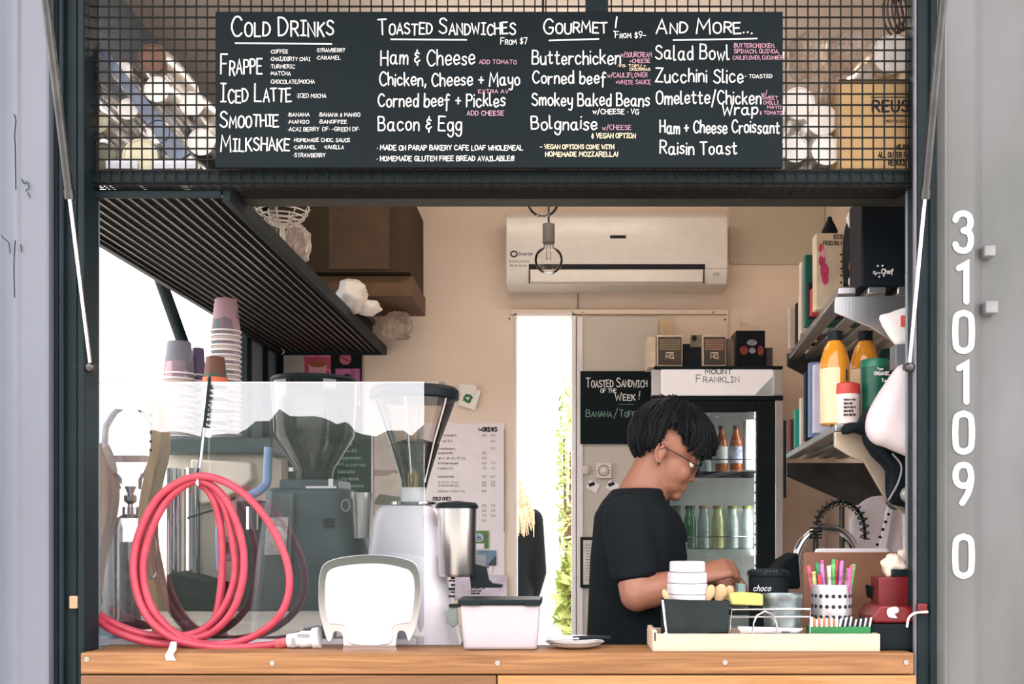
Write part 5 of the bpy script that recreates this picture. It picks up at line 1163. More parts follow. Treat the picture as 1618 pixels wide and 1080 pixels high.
g = empty('spice_jar', (at(1341, 0, .3).x, .315, z2), 'small jar with a red lid before the juice bottles', 'jar')
x, r = at(1341, 0, .315).x, pl(20, .315)
MB().lathe(x, .33, [(r*.92, z2+.001), (r*.96, z2+.01), (r*.96, at(0, 621, .315).z)], 26).build('jar', mat('jar_label', (238, 220, 214), .5, 0, .05), g)
MB().lathe(x, .33, [(r, at(0, 622, .315).z), (r*1.02, at(0, 618, .315).z), (r*.98, at(0, 606, .315).z), (r*.8, at(0, 604, .315).z)], 26).build('lid', mat('red_lid', (214, 70, 62), .4), g)
m_ = MB()
for i in range(5): pwrite(m_, 'spice mix blend'[:9+i], 1333, 1352-(i % 2)*4, 632+i*6, 3.4, .33-r-.0015, .9)
tag(m_.build('label_print', ink, g, smooth=False), kind='stuff')
g = empty('tea_tub', (at(1387, 0, .33).x, .33, z2), 'dark green tub printed ORGANIC on the lower shelf', 'tub')
x, r = at(1385, 0, .33).x, pl(22, .33)
MB().lathe(x, .345, [(r*.94, z2+.001), (r, z2+.008), (r, at(0, 578, .33).z)], 28).build('tub', mat('bottle_green', (22, 92, 72), .4, 0, .08), g)
MB().lathe(x, .345, [(r*1.03, at(0, 580, .33).z), (r*1.03, at(0, 570, .33).z), (r*.95, at(0, 567, .33).z)], 28).build('lid', mat('lid_green', (34, 116, 88), .35), g)
m_ = MB(); pwrite(m_, 'ORGANIC', 1381, 1405, 592, 5, .345-r-.002, 1.2); pwrite(m_, 'Your', 1386, 1396, 584, 4, .345-r-.002, .8); pwrite(m_, 'Tea', 1393, 1404, 603, 5, .345-r-.002, .9); m_.build('label_print', paper, g, smooth=False)
tag(MB().lathe(at(1405, 0, .45).x, .45, [(.03, z2+.001), (.031, at(0, 560, .45).z), (.026, at(0, 552, .45).z)], 22).build('dark_tub', mat('dark_green_tub', (24, 58, 54), .4)), 'darker tub behind the green ORGANIC tub', 'tub')
# hanging white bag, cone of paper, dark ladles
wbag = mat('soft_white_bag', (220, 208, 210), .5, 0, .03, 8, .3, 20)
tag(pillow([(1419,578),(1402,600),(1384,628),(1371,655),(1369,682),(1380,700),(1400,707),(1444,724),(1447,700),(1447,600),(1436,578)], .13, .09).build('white_plastic_bag', wbag), 'big white plastic bag hanging at the right of the hatch', 'plastic bag')
g = empty('paper_cone', at(1420, 540, .2), 'white paper cone with a red spot above the hanging bag', 'paper')
pillow([(1389,503),(1405,494),(1443,487),(1446,540),(1425,548),(1412,542)], .2, .03).build('cone', whitem, g)
c = at(1428, 506, .182); MB().pbox(1424, 1433, 498, 515, .178, .184).build('red_spot', mat('coral_red2', (222, 96, 86), .6), g)
tag(MB().pbox(1415, 1437, 543, 582, .17, .22).build('grey_clamp_block', mat('mid_grey_plastic', (112, 114, 118), .5), bevel=.004), 'grey plastic block between the paper cone and the bag', 'block')
g = empty('rubber_gear', at(1405, 760, .22), 'bundle of black rubber gear hanging under the white bag', 'rubber gear')
pillow([(1330,676),(1338,668),(1354,670),(1366,650),(1378,640),(1384,652),(1378,676),(1372,690),(1352,684),(1332,686)], .25, .06).build('grip', blacksoft, g)
pillow([(1362,690),(1376,676),(1386,696),(1402,710),(1430,720),(1448,730),(1448,800),(1425,800),(1404,792),(1408,760),(1398,738),(1376,716)], .22, .07).build('strap', blacksoft, g)
MB().tube(cr([at(1410, 716, .17), at(1424, 735, .17), at(1420, 760, .17), at(1404, 790, .17)], 6), .0026, 8).build('cord', greyink, g)
c = at(1435, 781, .165); MB().ell(c, (.021, .014, .021), 20, 12).build('glass_knob', mat('smoky_knob', (150, 150, 140), .2, .2), g)
# ------------------------------------------------------------------ sink corner
g = empty('sink_bench', (1.02, 1.0, 0), 'stainless sink bench in the right corner', 'sink bench')
MB().box(.62, XR-.005, .62, 1.5, .9, .94).build('bench_top', steel, g, bevel=.003)
MB().box(.64, XR-.01, .64, 1.48, .1, .9).build('cabinet', darksteel, g)
yq = .9
g = empty('sink_tap', at(1310, 900, yq), 'chrome sink tap with a sprung hose arch', 'tap')
MB().tube(cr([at(1257, 900, yq), at(1261, 872, yq), at(1275, 848, yq), at(1300, 834, yq), at(1326, 838, yq), at(1345, 856, yq), at(1353, 885, yq), at(1354, 930, yq), at(1354, 1010, yq)], 6), .0155, 12).build('gooseneck', chrome, g)
arc = cr([at(1289, 846, yq), at(1292, 820, yq), at(1306, 800, yq), at(1328, 792, yq), at(1350, 800, yq), at(1364, 822, yq), at(1367, 852, yq)], 30)
sp_ = []
n = len(arc)
for i, p in enumerate(arc):
    d = (arc[min(i+1, n-1)]-arc[max(i-1, 0)]).normalized(); nn = Vector((-d.z, 0, d.x)); t = i/n*math.tau*17
    sp_.append(p+nn*.014*math.cos(t)+Vector((0, .014*math.sin(t), 0)))
MB().tube(sp_, .0026, 6).build('spring', darksteel, g)
MB().tube(arc[::6]+[arc[-1]], .005, 8).build('inner_hose', black, g)
MB().tube([at(1330, 800, yq), at(1331, 1010, yq)], .009, 12).build('riser', darksteel, g)
MB().tube([at(1289, 838, yq), at(1289, 1010, yq)], .009, 10).build('riser', darksteel, g)
for i in range(4): MB().cyl(at(1279, 834+i*5, yq-.02), at(1299, 834+i*5, yq-.02), .003, n=8).build('clamp_ring', darksteel, g)
dish = mat('dish_white', (240, 232, 236), .3, 0, .02)
ZMIN[0] = .9405
tag(pillow([(1342,850),(1345,815),(1362,792),(1385,783),(1402,790),(1398,840),(1385,1060),(1348,1060)], 1.0, .03).build('oval_platter', dish), 'white oval platter standing on the sink bench', 'platter')
g = empty('perforated_strip', at(1395, 940, .8), 'white perforated strip leaning beside the platter', 'board')
MB().pprism([(1404,795),(1412,798),(1370,1080),(1352,1080)], .8, .815).build('strip', dish, g, bevel=.002)
for i in range(7): p = at(1404-i*4.4, 812+i*12, .798); MB().cyl(p, p+Vector((0, .004, 0)), .005, n=8).build('hole', ink, g)
tag(MB().pprism([(1400,806),(1408,800),(1424,808),(1424,1080),(1380,1080)], .84, .86).build('cutting_board', dish, bevel=.004), 'white cutting board leaning right of the perforated strip', 'cutting board')
g = empty('dish_rack', at(1432, 890, .7), 'white dish rack with a hose coil at the right jamb', 'dish rack')
MB().pbox(1430, 1434, 800, 1080, .7, .72).build('upright', whitem, g); MB().pbox(1430, 1450, 800, 806, .7, .72).build('crossbar', whitem, g)
MB().tube(cr([at(1440, 838, .7), at(1434, 855, .7), at(1434, 875, .7), at(1442, 885, .7)], 5), .005, 8).build('bent_wire', whitem, g)
tag(pillow([(1398,780),(1404,775),(1432,790),(1430,800),(1412,806),(1400,795)], .66, .03, 5).build('smoked_lid', mat('smoked_grey', (86, 100, 102), .2)), 'smoked plastic lid by the black rubber gear', 'lid')
# black kettle behind tap
tag(MB().pprism([(1228,900),(1240,885),(1262,872),(1266,930),(1228,930)], .8, .95).build('black_kettle', blacksoft, bevel=.01), 'black kettle shape beside the fridge and tap', 'kettle')
ZMIN[0] = None
# ------------------------------------------------------------------ brown tray, white tray
zb = 1.05
g = tag(MB().prism(rrect(at(1269, 0, .34).x, at(1446, 0, .34).x, zb, at(0, 872, .34).z, .012), .33, .345).build('brown_tray', mat('brown_tray', (142, 98, 74), .6, 0, .1, 12), bevel=.003), 'brown serving tray propped upright behind the straws', 'tray')
tag(MB().prism(rrect(at(1287, 0, .4).x, at(1404, 0, .4).x, .95, at(0, 866, .4).z, .01), .39, .405).build('white_tray', dish, bevel=.003), 'white tray edge showing behind the brown tray', 'tray')
# ------------------------------------------------------------------ wooden condiment tray on the sill
g = empty('condiment_tray', (at(1210, 0, .0).x, .06, zt), 'pale wooden condiment tray on the right of the sill', 'tray')
ty0, ty1 = -.03, .125
xl, xr = at(1031, 0, ty0).x, at(1391, 0, ty0).x; th_ = at(0, 1001, ty0).z
MB().box(xl, xr, ty0, ty0+.012, zt, th_).build('front_board', palewood, g, bevel=.002)
MB().box(xl, xr, ty1-.012, ty1, zt, th_).build('back_board', palewood, g, bevel=.002)
MB().box(xl, xl+.012, ty0+.012, ty1-.012, zt, th_+.008).build('end_board', palewood, g, bevel=.002)
MB().box(xr-.012, xr, ty0+.012, ty1-.012, zt, th_).build('end_board', palewood, g, bevel=.002)
tfz = zt+.012
MB().box(xl+.012, xr-.012, ty0+.012, ty1-.012, zt, tfz).build('base_board', palewood, g)
MB().pbox(1034, 1036, 999, 1012, ty0-.001, ty0+.002).build('slot', ink, g)
yy = .0
g = empty('black_caddy', at(1100, 1000, .05), 'black caddy box holding lids and wooden spoons', 'caddy')
MB().pprism([(1048,946),(1153,949),(1150,999),(1056,1001),(1051,1000)], -.01, -.004).build('front_face', mat('caddy_black', (38, 46, 46), .7), g, bevel=.001)
a, b = at(1050, 999, -.004), at(1151, 948, -.004)
MB().box(a.x, b.x, -.004, .09, tfz, tfz+.004).build('base', black, g); MB().box(a.x, b.x, .086, .09, tfz, b.z).build('back_face', black, g)
MB().box(a.x, a.x+.004, -.004, .09, tfz, b.z).build('side_face', black, g); MB().box(b.x-.004, b.x, -.004, .09, tfz, b.z).build('side_face', black, g)
MB().tube([at(1047, 947, -.012), at(1053, 1001, -.012)], .0028, 8).build('wire_edge', chrome, g)
MB().cyl(at(1052, 1002, -.018), at(1052, 1002, -.008), .006, n=12).build('foot', chrome, g)
# stack of white cups / lids
xq = at(1086, 0, .04).x
prev = None
for i in range(7):
    r = pl((32, 32, 32, 32, 32, 31, 28)[i], .04); zz = tfz+.014+i*.0268
    g = empty('paper_tub', (xq, .04, zz), ('lowest', 'second', 'third', 'fourth', 'fifth', 'sixth', 'topmost')[i]+' white paper tub of the stack in the black caddy', 'paper tub', 'white paper tubs in the caddy')
    MB().lathe(xq, .04, [(r*.94, zz), (r, zz+.002), (r, zz+.023), (r*.95, zz+.026), (r*.3, zz+.0262)], 30).build('tub', mat('tub_white', (206, 200, 202), .6), g)
spn = mat('spoon_wood', (200, 166, 122), .6, 0, .1, 20, 0, 60, (1, 1, .3))
for i, (px, py, rot, w, h) in enumerate(((1052, 940, -20, 10, 20), (1122, 936, 14, 15, 26), (1138, 937, 14, 20, 30), (1150, 938, 22, 17, 28))):
    y = .0+i*.012; c = at(px, py, y); d = Vector((math.sin(math.radians(rot)), 0, math.cos(math.radians(rot)))); L = pl(h, y)/2
    g = empty('wooden_spoon', c-d*L*2.2, ('wooden spoon poking left of the white tubs', 'wooden spoon right beside the white tubs', 'wooden spoon in the middle of the caddy spoons', 'wooden spoon furthest right in the caddy')[i], 'spoon', 'wooden spoons in the caddy')
    n = Vector((d.z, 0, -d.x))
    MB().loft([(c+d*L*t, n*pl(w, y)/2*k, Vector((0, .0035*k, 0))) for t, k in ((-1, .35), (-.6, .75), (0, 1), (.6, .85), (.9, .5), (1, .2))], 14).build('bowl', spn, g)
    MB().loft([(c+d*L*t, n*pl(w, y)*.2, Vector((0, .002, 0))) for t in (-2.2, -.8)], 8).build('handle', spn, g)
# yellow sponge, wire rack, bucket
g = tag(MB().pprism([(1153,937),(1172,935),(1206,938),(1206,957),(1155,955)], .0, .03).build('yellow_sponge', mat('yellow_sponge', (196, 186, 104), .9, 0, .1, 60, .6, 90), bevel=.004), 'yellow sponge resting on the wire rack', 'sponge')
g = empty('wire_rack', at(1216, 1000, .03), 'chrome wire rack in the middle of the wooden tray', 'wire rack')
for y in (-.012, .07):
    MB().tube([at(1153, 1003, y), at(1156, 962, y), at(1280, 962, y), at(1280, 1003, y)], .0026, 8).build('frame_wire', chrome, g)
    MB().tube([at(1156, 974, y), at(1280, 974, y)], .002, 6).build('rail', chrome, g)
MB().tube([at(1190, 1000, -.014), at(1190, 985, -.014), at(1196, 972, -.014), at(1208, 965, -.014), at(1220, 970, -.014), at(1227, 985, -.014), at(1228, 1000, -.014)], .0026, 8).build('loop', chrome, g)
for px in (1160, 1276): MB().tube([at(px, 963, -.012), at(px, 963, -.012)+Vector((0, .082, 0))], .0022, 6).build('side_wire', chrome, g)
g = empty('metal_bucket', at(1236, 990, .06), 'galvanised metal bucket behind the wire rack', 'bucket')
xk, yk3 = at(1236, 0, .04).x, .04
zk = at(0, 938, .04).z
galv = mat('galvanised', (150, 162, 166), .35, .7, .2, 30)
MB().lathe(xk, yk3, [(pl(25, .04), tfz+.002), (pl(28, .04), tfz+.05), (pl(31, .04), zk-.01), (pl(32, .04), zk-.008), (pl(32, .04), zk), (pl(30, .04), zk), (pl(28, .04), zk-.02), (pl(25, .04), tfz+.01), (.001, tfz+.008)], 32).build('pail', galv, g)
for zz in (zk-.03, zk-.05): MB().tube([(xk+pl(30.4, .04)*math.cos(t/24*math.tau), yk3+pl(30.4, .04)*math.sin(t/24*math.tau), zz) for t in range(24)], .0014, 6, True).build('hoop', galv, g)
for i in range(3): tag(MB().pprism([(1166+i*2, 989+i*3), (1268-i*3, 992+i*2), (1268-i*3, 995+i*2), (1166+i*2, 993+i*3)], -.006+i*.003, -.004+i*.003).build('paper_slip', paper, smooth=False), ('front white paper slip lying in the wire rack', 'middle white paper slip lying in the wire rack', 'rear white paper slip lying in the wire rack')[i], 'paper', 'paper slips in the rack')
# black jar with chalk script
g = empty('black_canister', at(1214, 940, .17), 'black canister with white script behind the bucket', 'canister')
xk, yk4 = at(1214, 0, .19).x, .19
MB().lathe(xk, yk4, [(pl(30, .19), 1.05), (pl(31, .19), at(0, 908, .19).z), (pl(28, .19), at(0, 904, .19).z)], 30).build('canister', blacksoft, g)
MB().lathe(xk, yk4, [(pl(33, .19), at(0, 908, .19).z), (pl(33, .19), at(0, 902, .19).z), (pl(28, .19), at(0, 899, .19).z)], 30).build('lid', black, g)
m_ = MB(); pwrite(m_, 'choco', 1190, 1217, 933, 9, yk4-pl(31, .19)-.002, 1.0, slant=.3); m_.build('script', paper, g, smooth=False)
for i in range(4): MB().tube([at(1208+i*5, 905, .14), at(1213+i*5, 901, .14)], .0016, 6).build('clip_wire', chrome, g)
tag(MB().pbox(1166, 1178, 922, 940, .12, .15).build('teal_carton', mat('pale_teal2', (130, 156, 150), .6), bevel=.002), 'small pale teal carton beside the barista\'s hand', 'carton')
# straw holder
g = empty('straw_cup', at(1314, 1000, .1), 'perforated steel cup full of coloured straws', 'straw holder')
xk, yk5 = at(1314, 0, .07).x, .072; rr = pl(31.5, .07); zk = at(0, 922, .07).z
MB().lathe(xk, yk5, [(rr*.97, tfz), (rr, tfz+.004), (rr, zk), (rr*.95, zk), (rr*.95, tfz+.01), (.001, tfz+.008)], 34).build('cup', mat('satin_steel', (214, 210, 214), .35, .6, .05), g)
for k in range(4):
    for j in range(10):
        a = math.radians(180+9+j*18); zz = zk-.028-k*.0255
        p = Vector((xk+rr*math.cos(a), yk5+rr*math.sin(a), zz)); d = Vector((math.cos(a), math.sin(a), 0))
        MB().cyl(p-d*.002, p+d*.0008, .0048, n=10).build('hole', ink, g)
SCOL = [(226,92,120),(96,176,96),(236,226,150),(224,70,84),(60,150,90),(200,120,196),(240,206,210),(130,196,120),(214,90,160),(246,236,220)]
rn = random.Random(9)
for i in range(22):
    a = rn.uniform(0, math.tau); b = rn.uniform(.2, .85)*rr; tx = (i/21-.5)*2
    p0 = Vector((xk+tx*rr*.5, yk5+math.sin(a)*b*.6, tfz+.012)); p1 = Vector((xk+tx*rr*1.08+rn.uniform(-.004, .004), yk5+math.sin(a)*b, zk+rn.uniform(.03, .066)-abs(tx)*.016))
    c = SCOL[i % 10]; cn = ('pink','green','cream','red','dark green','mauve','pale pink','light green','magenta','ivory')[i % 10]
    o = MB().cyl(p0, p1, .0052, n=10).build('drinking_straw', mat('straw_%d' % (i % 10), c, .4, 0, .3, 90))
    tag(o, f'{cn} straw in the perforated steel cup, {nth(i)} from the left', 'straw', 'coloured straws')
# sugar stick box
g = empty('sugar_box', at(1328, 1003, .0), 'green sugar stick box at the front of the tray', 'box')
MB().pbox(1281, 1376, 990, 1003, -.016, .03).build('green_base', mat('sugar_green', (26, 116, 58), .5), g, bevel=.001)
org = mat('sugar_orange', (232, 140, 92), .6, 0, .1); 
for i in range(24):
    px = 1283+i*3.9; y = -.012+(i % 2)*.006
    p = at(px, 996, y); q = at(px+(0 if i < 11 else 4), 974+(i*7 % 5), y)
    tag(MB().add([p+Vector((-.0022, 0, 0)), p+Vector((.0022, 0, 0)), q+Vector((.0022, 0, 0)), q+Vector((-.0022, 0, 0)), p+Vector((-.0022, .003, 0)), p+Vector((.0022, .003, 0)), q+Vector((.0022, .003, 0)), q+Vector((-.0022, .003, 0))], [(0, 1, 2, 3), (7, 6, 5, 4), (0, 4, 5, 1), (1, 5, 6, 2), (2, 6, 7, 3), (3, 7, 4, 0)]).build('sugar_stick', (org if i % 2 else paper) if i < 11 else (paper if i % 2 else black), smooth=False), ('orange' if i < 11 and i % 2 else 'white' if i < 11 or i % 2 else 'black')+f' sugar stick in the green box, {nth(i)} from the left', 'sugar stick', 'sugar sticks')
# red tin, napkins, black block
g = empty('red_tin', at(1412, 985, .06), 'dark red coffee tin at the right jamb', 'tin')
redm = mat('deep_red', (112, 20, 28), .35, 0, .1, 20)
MB().pprism([(1389,912),(1446,910),(1446,968),(1389,968)], .05, .12).build('tin_body', redm, g, bevel=.003)
MB().pprism([(1377,975),(1390,956),(1446,958),(1446,984),(1380,984)], .0, .12).build('tin_foot', redm, g, bevel=.006)
pillow([(1402,962),(1416,958),(1420,966),(1408,972),(1418,976),(1404,974)], -.004, .006, 4).build('white_scuff', whitem, g)
tag(MB().pbox(1376, 1446, 985, 1028, .0, .11).build('black_block', blacksoft, bevel=.006), 'black box under the red tin at the end of the sill', 'box')
bag('napkin', 1412, 895, 34, 40, .1, .06, mat('napkin_cream', (236, 218, 198), .85, 0, .05, 20, .4, 40), 'crumpled cream napkin on the red tin', 21, 'napkin', .25)
bag('napkin', 1430, 882, 26, 30, .14, .05, MATS['napkin_cream'], 'second crumpled napkin against the right jamb', 22, 'napkin', .25)
tag(MB().pbox(1411, 1446, 899, 912, .06, .11).build('black_clip', black, bevel=.003), 'black clip box on top of the red tin', 'clip')
tag(MB().pprism([(1376,924),(1392,930),(1390,948),(1378,945)], .1, .15).build('dark_scoop', blacksoft, bevel=.003), 'dark scoop handle between the straws and red tin', 'scoop')
tag(MB().tube(cr([at(1433, 990, -.03), at(1436, 976, -.035), at(1446, 968, -.04), at(1466, 966, -.04)], 6), .0028, 8).build('wire_hook', white), 'bent white wire hook on the right jamb', 'hook')
tag(MB().pbox(1451, 1466, 953, 970, -.032, -.018).build('red_catch', redm, bevel=.003), 'small red catch on the dark right frame', 'catch')
# ------------------------------------------------------------------ people
skin = mat('skin', (158, 106, 84), .5, 0, .06, 8, .05, 200)
skin.node_tree.nodes['Principled BSDF'].inputs['Subsurface Weight'].default_value = .08
skin.node_tree.nodes['Principled BSDF'].inputs['Subsurface Radius'].default_value = (.02, .008, .005)
cloth = mat('black_cotton', (19, 26, 30), .9, 0, .1, 10, .25, 60)
jean = mat('dark_trousers', (32, 36, 42), .9, 0, .1, 20, .2, 200)
hairm = mat('black_hair', (11, 15, 17), .6, 0, .2, 60)
def remesh(o, v, it=4, fac=.5):
    r = o.modifiers.new('remesh', 'REMESH'); r.mode = 'VOXEL'; r.voxel_size = v; r.use_smooth_shade = True
    s = o.modifiers.new('smooth', 'SMOOTH'); s.iterations = it; s.factor = fac
    return o
def limb(mb, pts, n=14):
    """pts: (point, radius) chain -> tapered limb"""
    P = [Vector(p) for p, r in pts]
    mb.tube(P, 0, n, rads=[r for p, r in pts])
    mb.ell(P[0], (pts[0][1],)*3, 12, 8); mb.ell(P[-1], (pts[-1][1],)*3, 12, 8)
def ring(c, a, b, z): return ((c, None, z), a, b)
by = .50
TOR = [(.90,.205,.118,.170),(.98,.205,.120,.172),(1.08,.208,.118,.166),(1.18,.216,.122,.168),(1.28,.226,.128,.178),(1.36,.230,.124,.186),(1.41,.222,.112,.182),(1.45,.213,.080,.145),(1.485,.226,.054,.09)]
def torso(mb, grow, rows=TOR, n=28):
    mb.loft([((c, by, z), (a+grow, 0, 0), (0, b+grow, 0)) for z, c, a, b in rows], n)
ba = empty('person', (.2, by, 0), 'barista in black shirt and glasses bending over the counter', 'person')
body = MB(); torso(body, 0)
body.loft([((.222, by, 1.41), (.080, 0, -.02), (0, .075, 0)), ((.240, by, 1.47), (.066, 0, -.03), (0, .060, 0)), ((.264, by, 1.525), (.057, 0, -.03), (0, .056, 0)), ((.292, by, 1.59), (.055, 0, -.03), (0, .055, 0))], 20)
# near arm
Sh, El, Wr = Vector((.185, .345, 1.385)), Vector((.205, .275, 1.195)), at(1103, 911, .335)
limb(body, [(Sh, .058), (Sh.lerp(El, .4), .054), (Sh.lerp(El, .8), .048), (El, .046)])
limb(body, [(El, .045), (El.lerp(Wr, .25), .047), (El.lerp(Wr, .6), .038), (Wr, .027)])
# far arm
Sh2, El2, Wr2 = Vector((.2, .655, 1.385)), Vector((.24, .73, 1.19)), Vector((.44, .56, 1.22))
limb(body, [(Sh2, .056), (Sh2.lerp(El2, .5), .05), (El2, .042)])
limb(body, [(El2, .042), (El2.lerp(Wr2, .3), .042), (Wr2, .027)])
def hand(mb, W, d, w, side=1):
    """palm + five bent fingers; d forward, w across (towards the thumb), back of the hand up"""
    d = Vector(d).normalized(); w = (Vector(w)-d*Vector(w).dot(d)).normalized(); n = d.cross(w).normalized()
    if n.z < 0: n = -n
    mb.loft([(W, w*.026, n*.021), (W+d*.025, w*.033, n*.019), (W+d*.06, w*.041, n*.0175), (W+d*.088-n*.004, w*.040, n*.0135)], 16)
    for k, (o, L) in enumerate(((.03, .073), (.0105, .080), (-.0095, .075), (-.029, .06))):
        b = W+d*.08+w*o; p = [b]; ang = .25+.08*k
        for s_, da in ((.42, .35), (.32, .65), (.26, .5)):
            ang += da; p.append(p[-1]+(d*math.cos(ang)-n*math.sin(ang))*L*s_)
        limb(mb, [(p[0], .0105), (p[1], .0098), (p[2], .0088), (p[3], .0072)], 10)
    b = W+d*.022+w*.03; p = [b, b+d*.026+w*.017-n*.012, b+d*.052+w*.014-n*.028, b+d*.07+w*.004-n*.038]
    limb(mb, [(p[0], .0135), (p[1], .0125), (p[2], .0105), (p[3], .008)], 10)
hand(body, Wr, (1, .05, .34), (.0, .72, .55))
hand(body, Wr2, (.85, -.4, .05), (.1, -.9, .1))
# legs
for s in (-1, 1):
    hp_, kn, ank = Vector((.205, by+s*.09, .88)), Vector((.215, by+s*.1, .48)), Vector((.195, by+s*.1, .08))
    limb(body, [(hp_, .088), (hp_.lerp(kn, .5), .075), (kn, .055), (kn.lerp(ank, .35), .056), (ank, .036)])
    body.loft([((.17, by+s*.1, .04), (.035, 0, 0), (0, .035, 0))]*1+[((.17, by+s*.1, .02), (.04, 0, 0), (0, .036, 0))], 12)
# head frame
pit = math.radians(22); O = Vector((.287, by, 1.581))
HM = Matrix(((math.cos(pit), 0, math.sin(pit)), (0, 1, 0), (-math.sin(pit), 0, math.cos(pit))))
def hp3(f, s, u): return O+HM @ Vector((f, s, u))
def he(mb, c, r, n=16, m=10): mb.ell(hp3(*c), r, n, m, HM)
he(body, (.012, 0, .055), (.098, .077, .090), 28, 18)
he(body, (.046, 0, -.015), (.060, .062, .082), 24, 16)
he(body, (.052, 0, -.062), (.047, .050, .036), 20, 12)
he(body, (.084, 0, -.088), (.020, .024, .017))
he(body, (.094, 0, .030), (.017, .052, .017))
he(body, (.103, 0, -.002), (.012, .010, .028)); he(body, (.113, 0, -.026), (.0115, .0115, .0095)); he(body, (.106, .011, -.029), (.010, .008, .008)); he(body, (.106, -.011, -.029), (.010, .008, .008))
he(body, (.101, 0, -.053), (.0085, .021, .0062)); he(body, (.099, 0, -.066), (.0085, .019, .0068))
for s in (-1, 1):
    he(body, (.070, s*.036, -.022), (.030, .022, .034)); he(body, (-.005, s*.074, .004), (.017, .008, .032)); he(body, (.0, s*.074, -.022), (.010, .007, .013))
bo = remesh(body.build('body', skin, ba), .005, 3)
for s in (-1, 1):
    MB().ell(hp3(.089, s*.032, .010), (.012, .012, .012), 14, 10).build('eye', mat('eye_white', (236, 230, 226), .2), ba)
    e = MB(); he(e, (.094, s*.032, .016), (.011, .02, .006)); e.build('eyelid', skin, ba)
    e = MB(); he(e, (.104, s*.032, .034), (.005, .022, .004)); e.build('eyebrow', hairm, ba)
    er = MB(); er.tube([hp3(f, s*.0815, u) for f, u in ((.006, .026), (-.006, .034), (-.018, .024), (-.02, .004), (-.012, -.016), (.0, -.026))], .004, 8); er.build('ear_rim', skin, ba)
    MB().ell(hp3(.0, s*.083, -.028), (.0035, .0035, .0035), 10, 8).build('ear_stud', ink, ba)
# hair: base cap and combed strands
hair = MB(); rn = random.Random(4)
hc, hr = Vector((.010, 0, .062)), Vector((.110, .087, .100))
def hpt(phi, th, k=1.): return hp3(hc.x+hr.x*k*math.sin(th)*math.cos(phi), hc.y+hr.y*k*math.sin(th)*math.sin(phi), hc.z+hr.z*k*math.cos(th))
def hmax(phi):
    f = math.cos(phi); a = abs(math.sin(phi))
    if f > .0: t = 88+14*a if f > .55 else (100 if f > .3 else 84)
    else: t = 88+(-f)*54 if -f > .3 else 78
    return math.radians(t)
N = 40
vs, fs = [], []
for i in range(N):
    phi = math.tau*i/N
    for j in range(9): vs.append(hpt(phi, .02+hmax(phi)*j/8*.98, 1.0))
for i in range(N):
    for j in range(8): fs.append((i*9+j, i*9+j+1, ((i+1) % N)*9+j+1, ((i+1) % N)*9+j))
hair.add(vs, fs)
for i in range(620):
    phi = rn.uniform(0, math.tau); tm = hmax(phi)*rn.uniform(.8, 1.09); t0 = rn.uniform(0, .75)*tm; k0 = rn.uniform(1.0, 1.1)
    front = math.cos(phi) > .45
    pts, rd = [], []
    for j in range(6):
        t = t0+(tm-t0)*j/5; kk = k0+(.17*(j/5)**1.4 if front else .04*(j/5)); tw = rn.uniform(-.05, .05)
        pts.append(hpt(phi+tw+.12*j/5, t, kk)); rd.append(.0075*(1-.75*j/5)+.001)
    hair.tube(pts, 0, 5, rads=rd)
for i in range(26):   # crown tuft
    phi = rn.uniform(0, math.tau); p0 = hpt(phi, rn.uniform(.1, .5), 1.02); d = Vector((rn.uniform(-.6, .4), rn.uniform(-.4, .4), 1)).normalized()
    hair.tube([p0, p0+d*.015, p0+d*.026+Vector((-.008, 0, -.002))], 0, 5, rads=[.006, .004, .001])
tag(hair.build('hair', hairm, ba), kind=None)
# glasses
gls = MB()
for s in (-1, 1):
    c = (.118, s*.034, .004)
    gls.tube([hp3(c[0]-.10*abs(math.cos(t))*0-.006*(math.cos(t)*s > .3)*1.0, c[1]+.024*math.cos(t), c[2]+.019*math.sin(t)) for t in [i*math.tau/22 for i in range(22)]], .0017, 6, True)
    gls.tube([hp3(.108, s*.058, .008), hp3(.06, s*.077, .014), hp3(.0, s*.082, .02), hp3(-.012, s*.08, .008)], .0018, 6)
gls.tube([hp3(.119, -.011, .007), hp3(.123, 0, .010), hp3(.119, .011, .007)], .0018, 6)
gl_o = gls.build('glasses_frame', mat('gunmetal', (70, 74, 80), .25, .9), ba)
for s in (-1, 1):
    c = hp3(.118, s*.034, .004); MB().loft([(c+HM @ Vector((d, 0, 0)), Vector((0, .0235, 0)), HM @ Vector((0, 0, .0185))) for d in (-.0005, .0005)], 20).build('lens', glass('lens', (216, 224, 228), .08, .01, .05, 1.5), gl_o)
# clothes
sh_ = MB(); torso(sh_, .012, [r for r in TOR if r[0] < 1.47]+[(1.486, .224, .060, .095)])
for a, b in ((Sh, El), (Sh2, El2)):
    m0 = a.lerp(b, .62); limb(sh_, [(a+Vector((0, 0, .008)), .072), (a.lerp(b, .3), .07), (m0, .065)])
    sh_.loft([(a.lerp(b, .5), (.066, 0, 0), (0, .066, 0)), (a.lerp(b, .74), (.064, 0, .012), (0, .062, 0))], 18)
ts = remesh(sh_.build('t_shirt', cloth, ba), .007, 5)
tr_ = MB(); tr_.loft([((c, by, z), (a+.014, 0, 0), (0, b+.014, 0)) for z, c, a, b in ((.84, .205, .118, .17), (.95, .205, .12, .172), (1.02, .206, .119, .169))], 26)
for s in (-1, 1):
    hp_, kn, ank = Vector((.205, by+s*.09, .88)), Vector((.215, by+s*.1, .48)), Vector((.195, by+s*.1, .08)); limb(tr_, [(hp_, .102), (hp_.lerp(kn, .5), .09), (kn, .072), (kn.lerp(ank, .5), .066), (ank, .058)])
remesh(tr_.build('trousers', jean, ba), .012, 4)
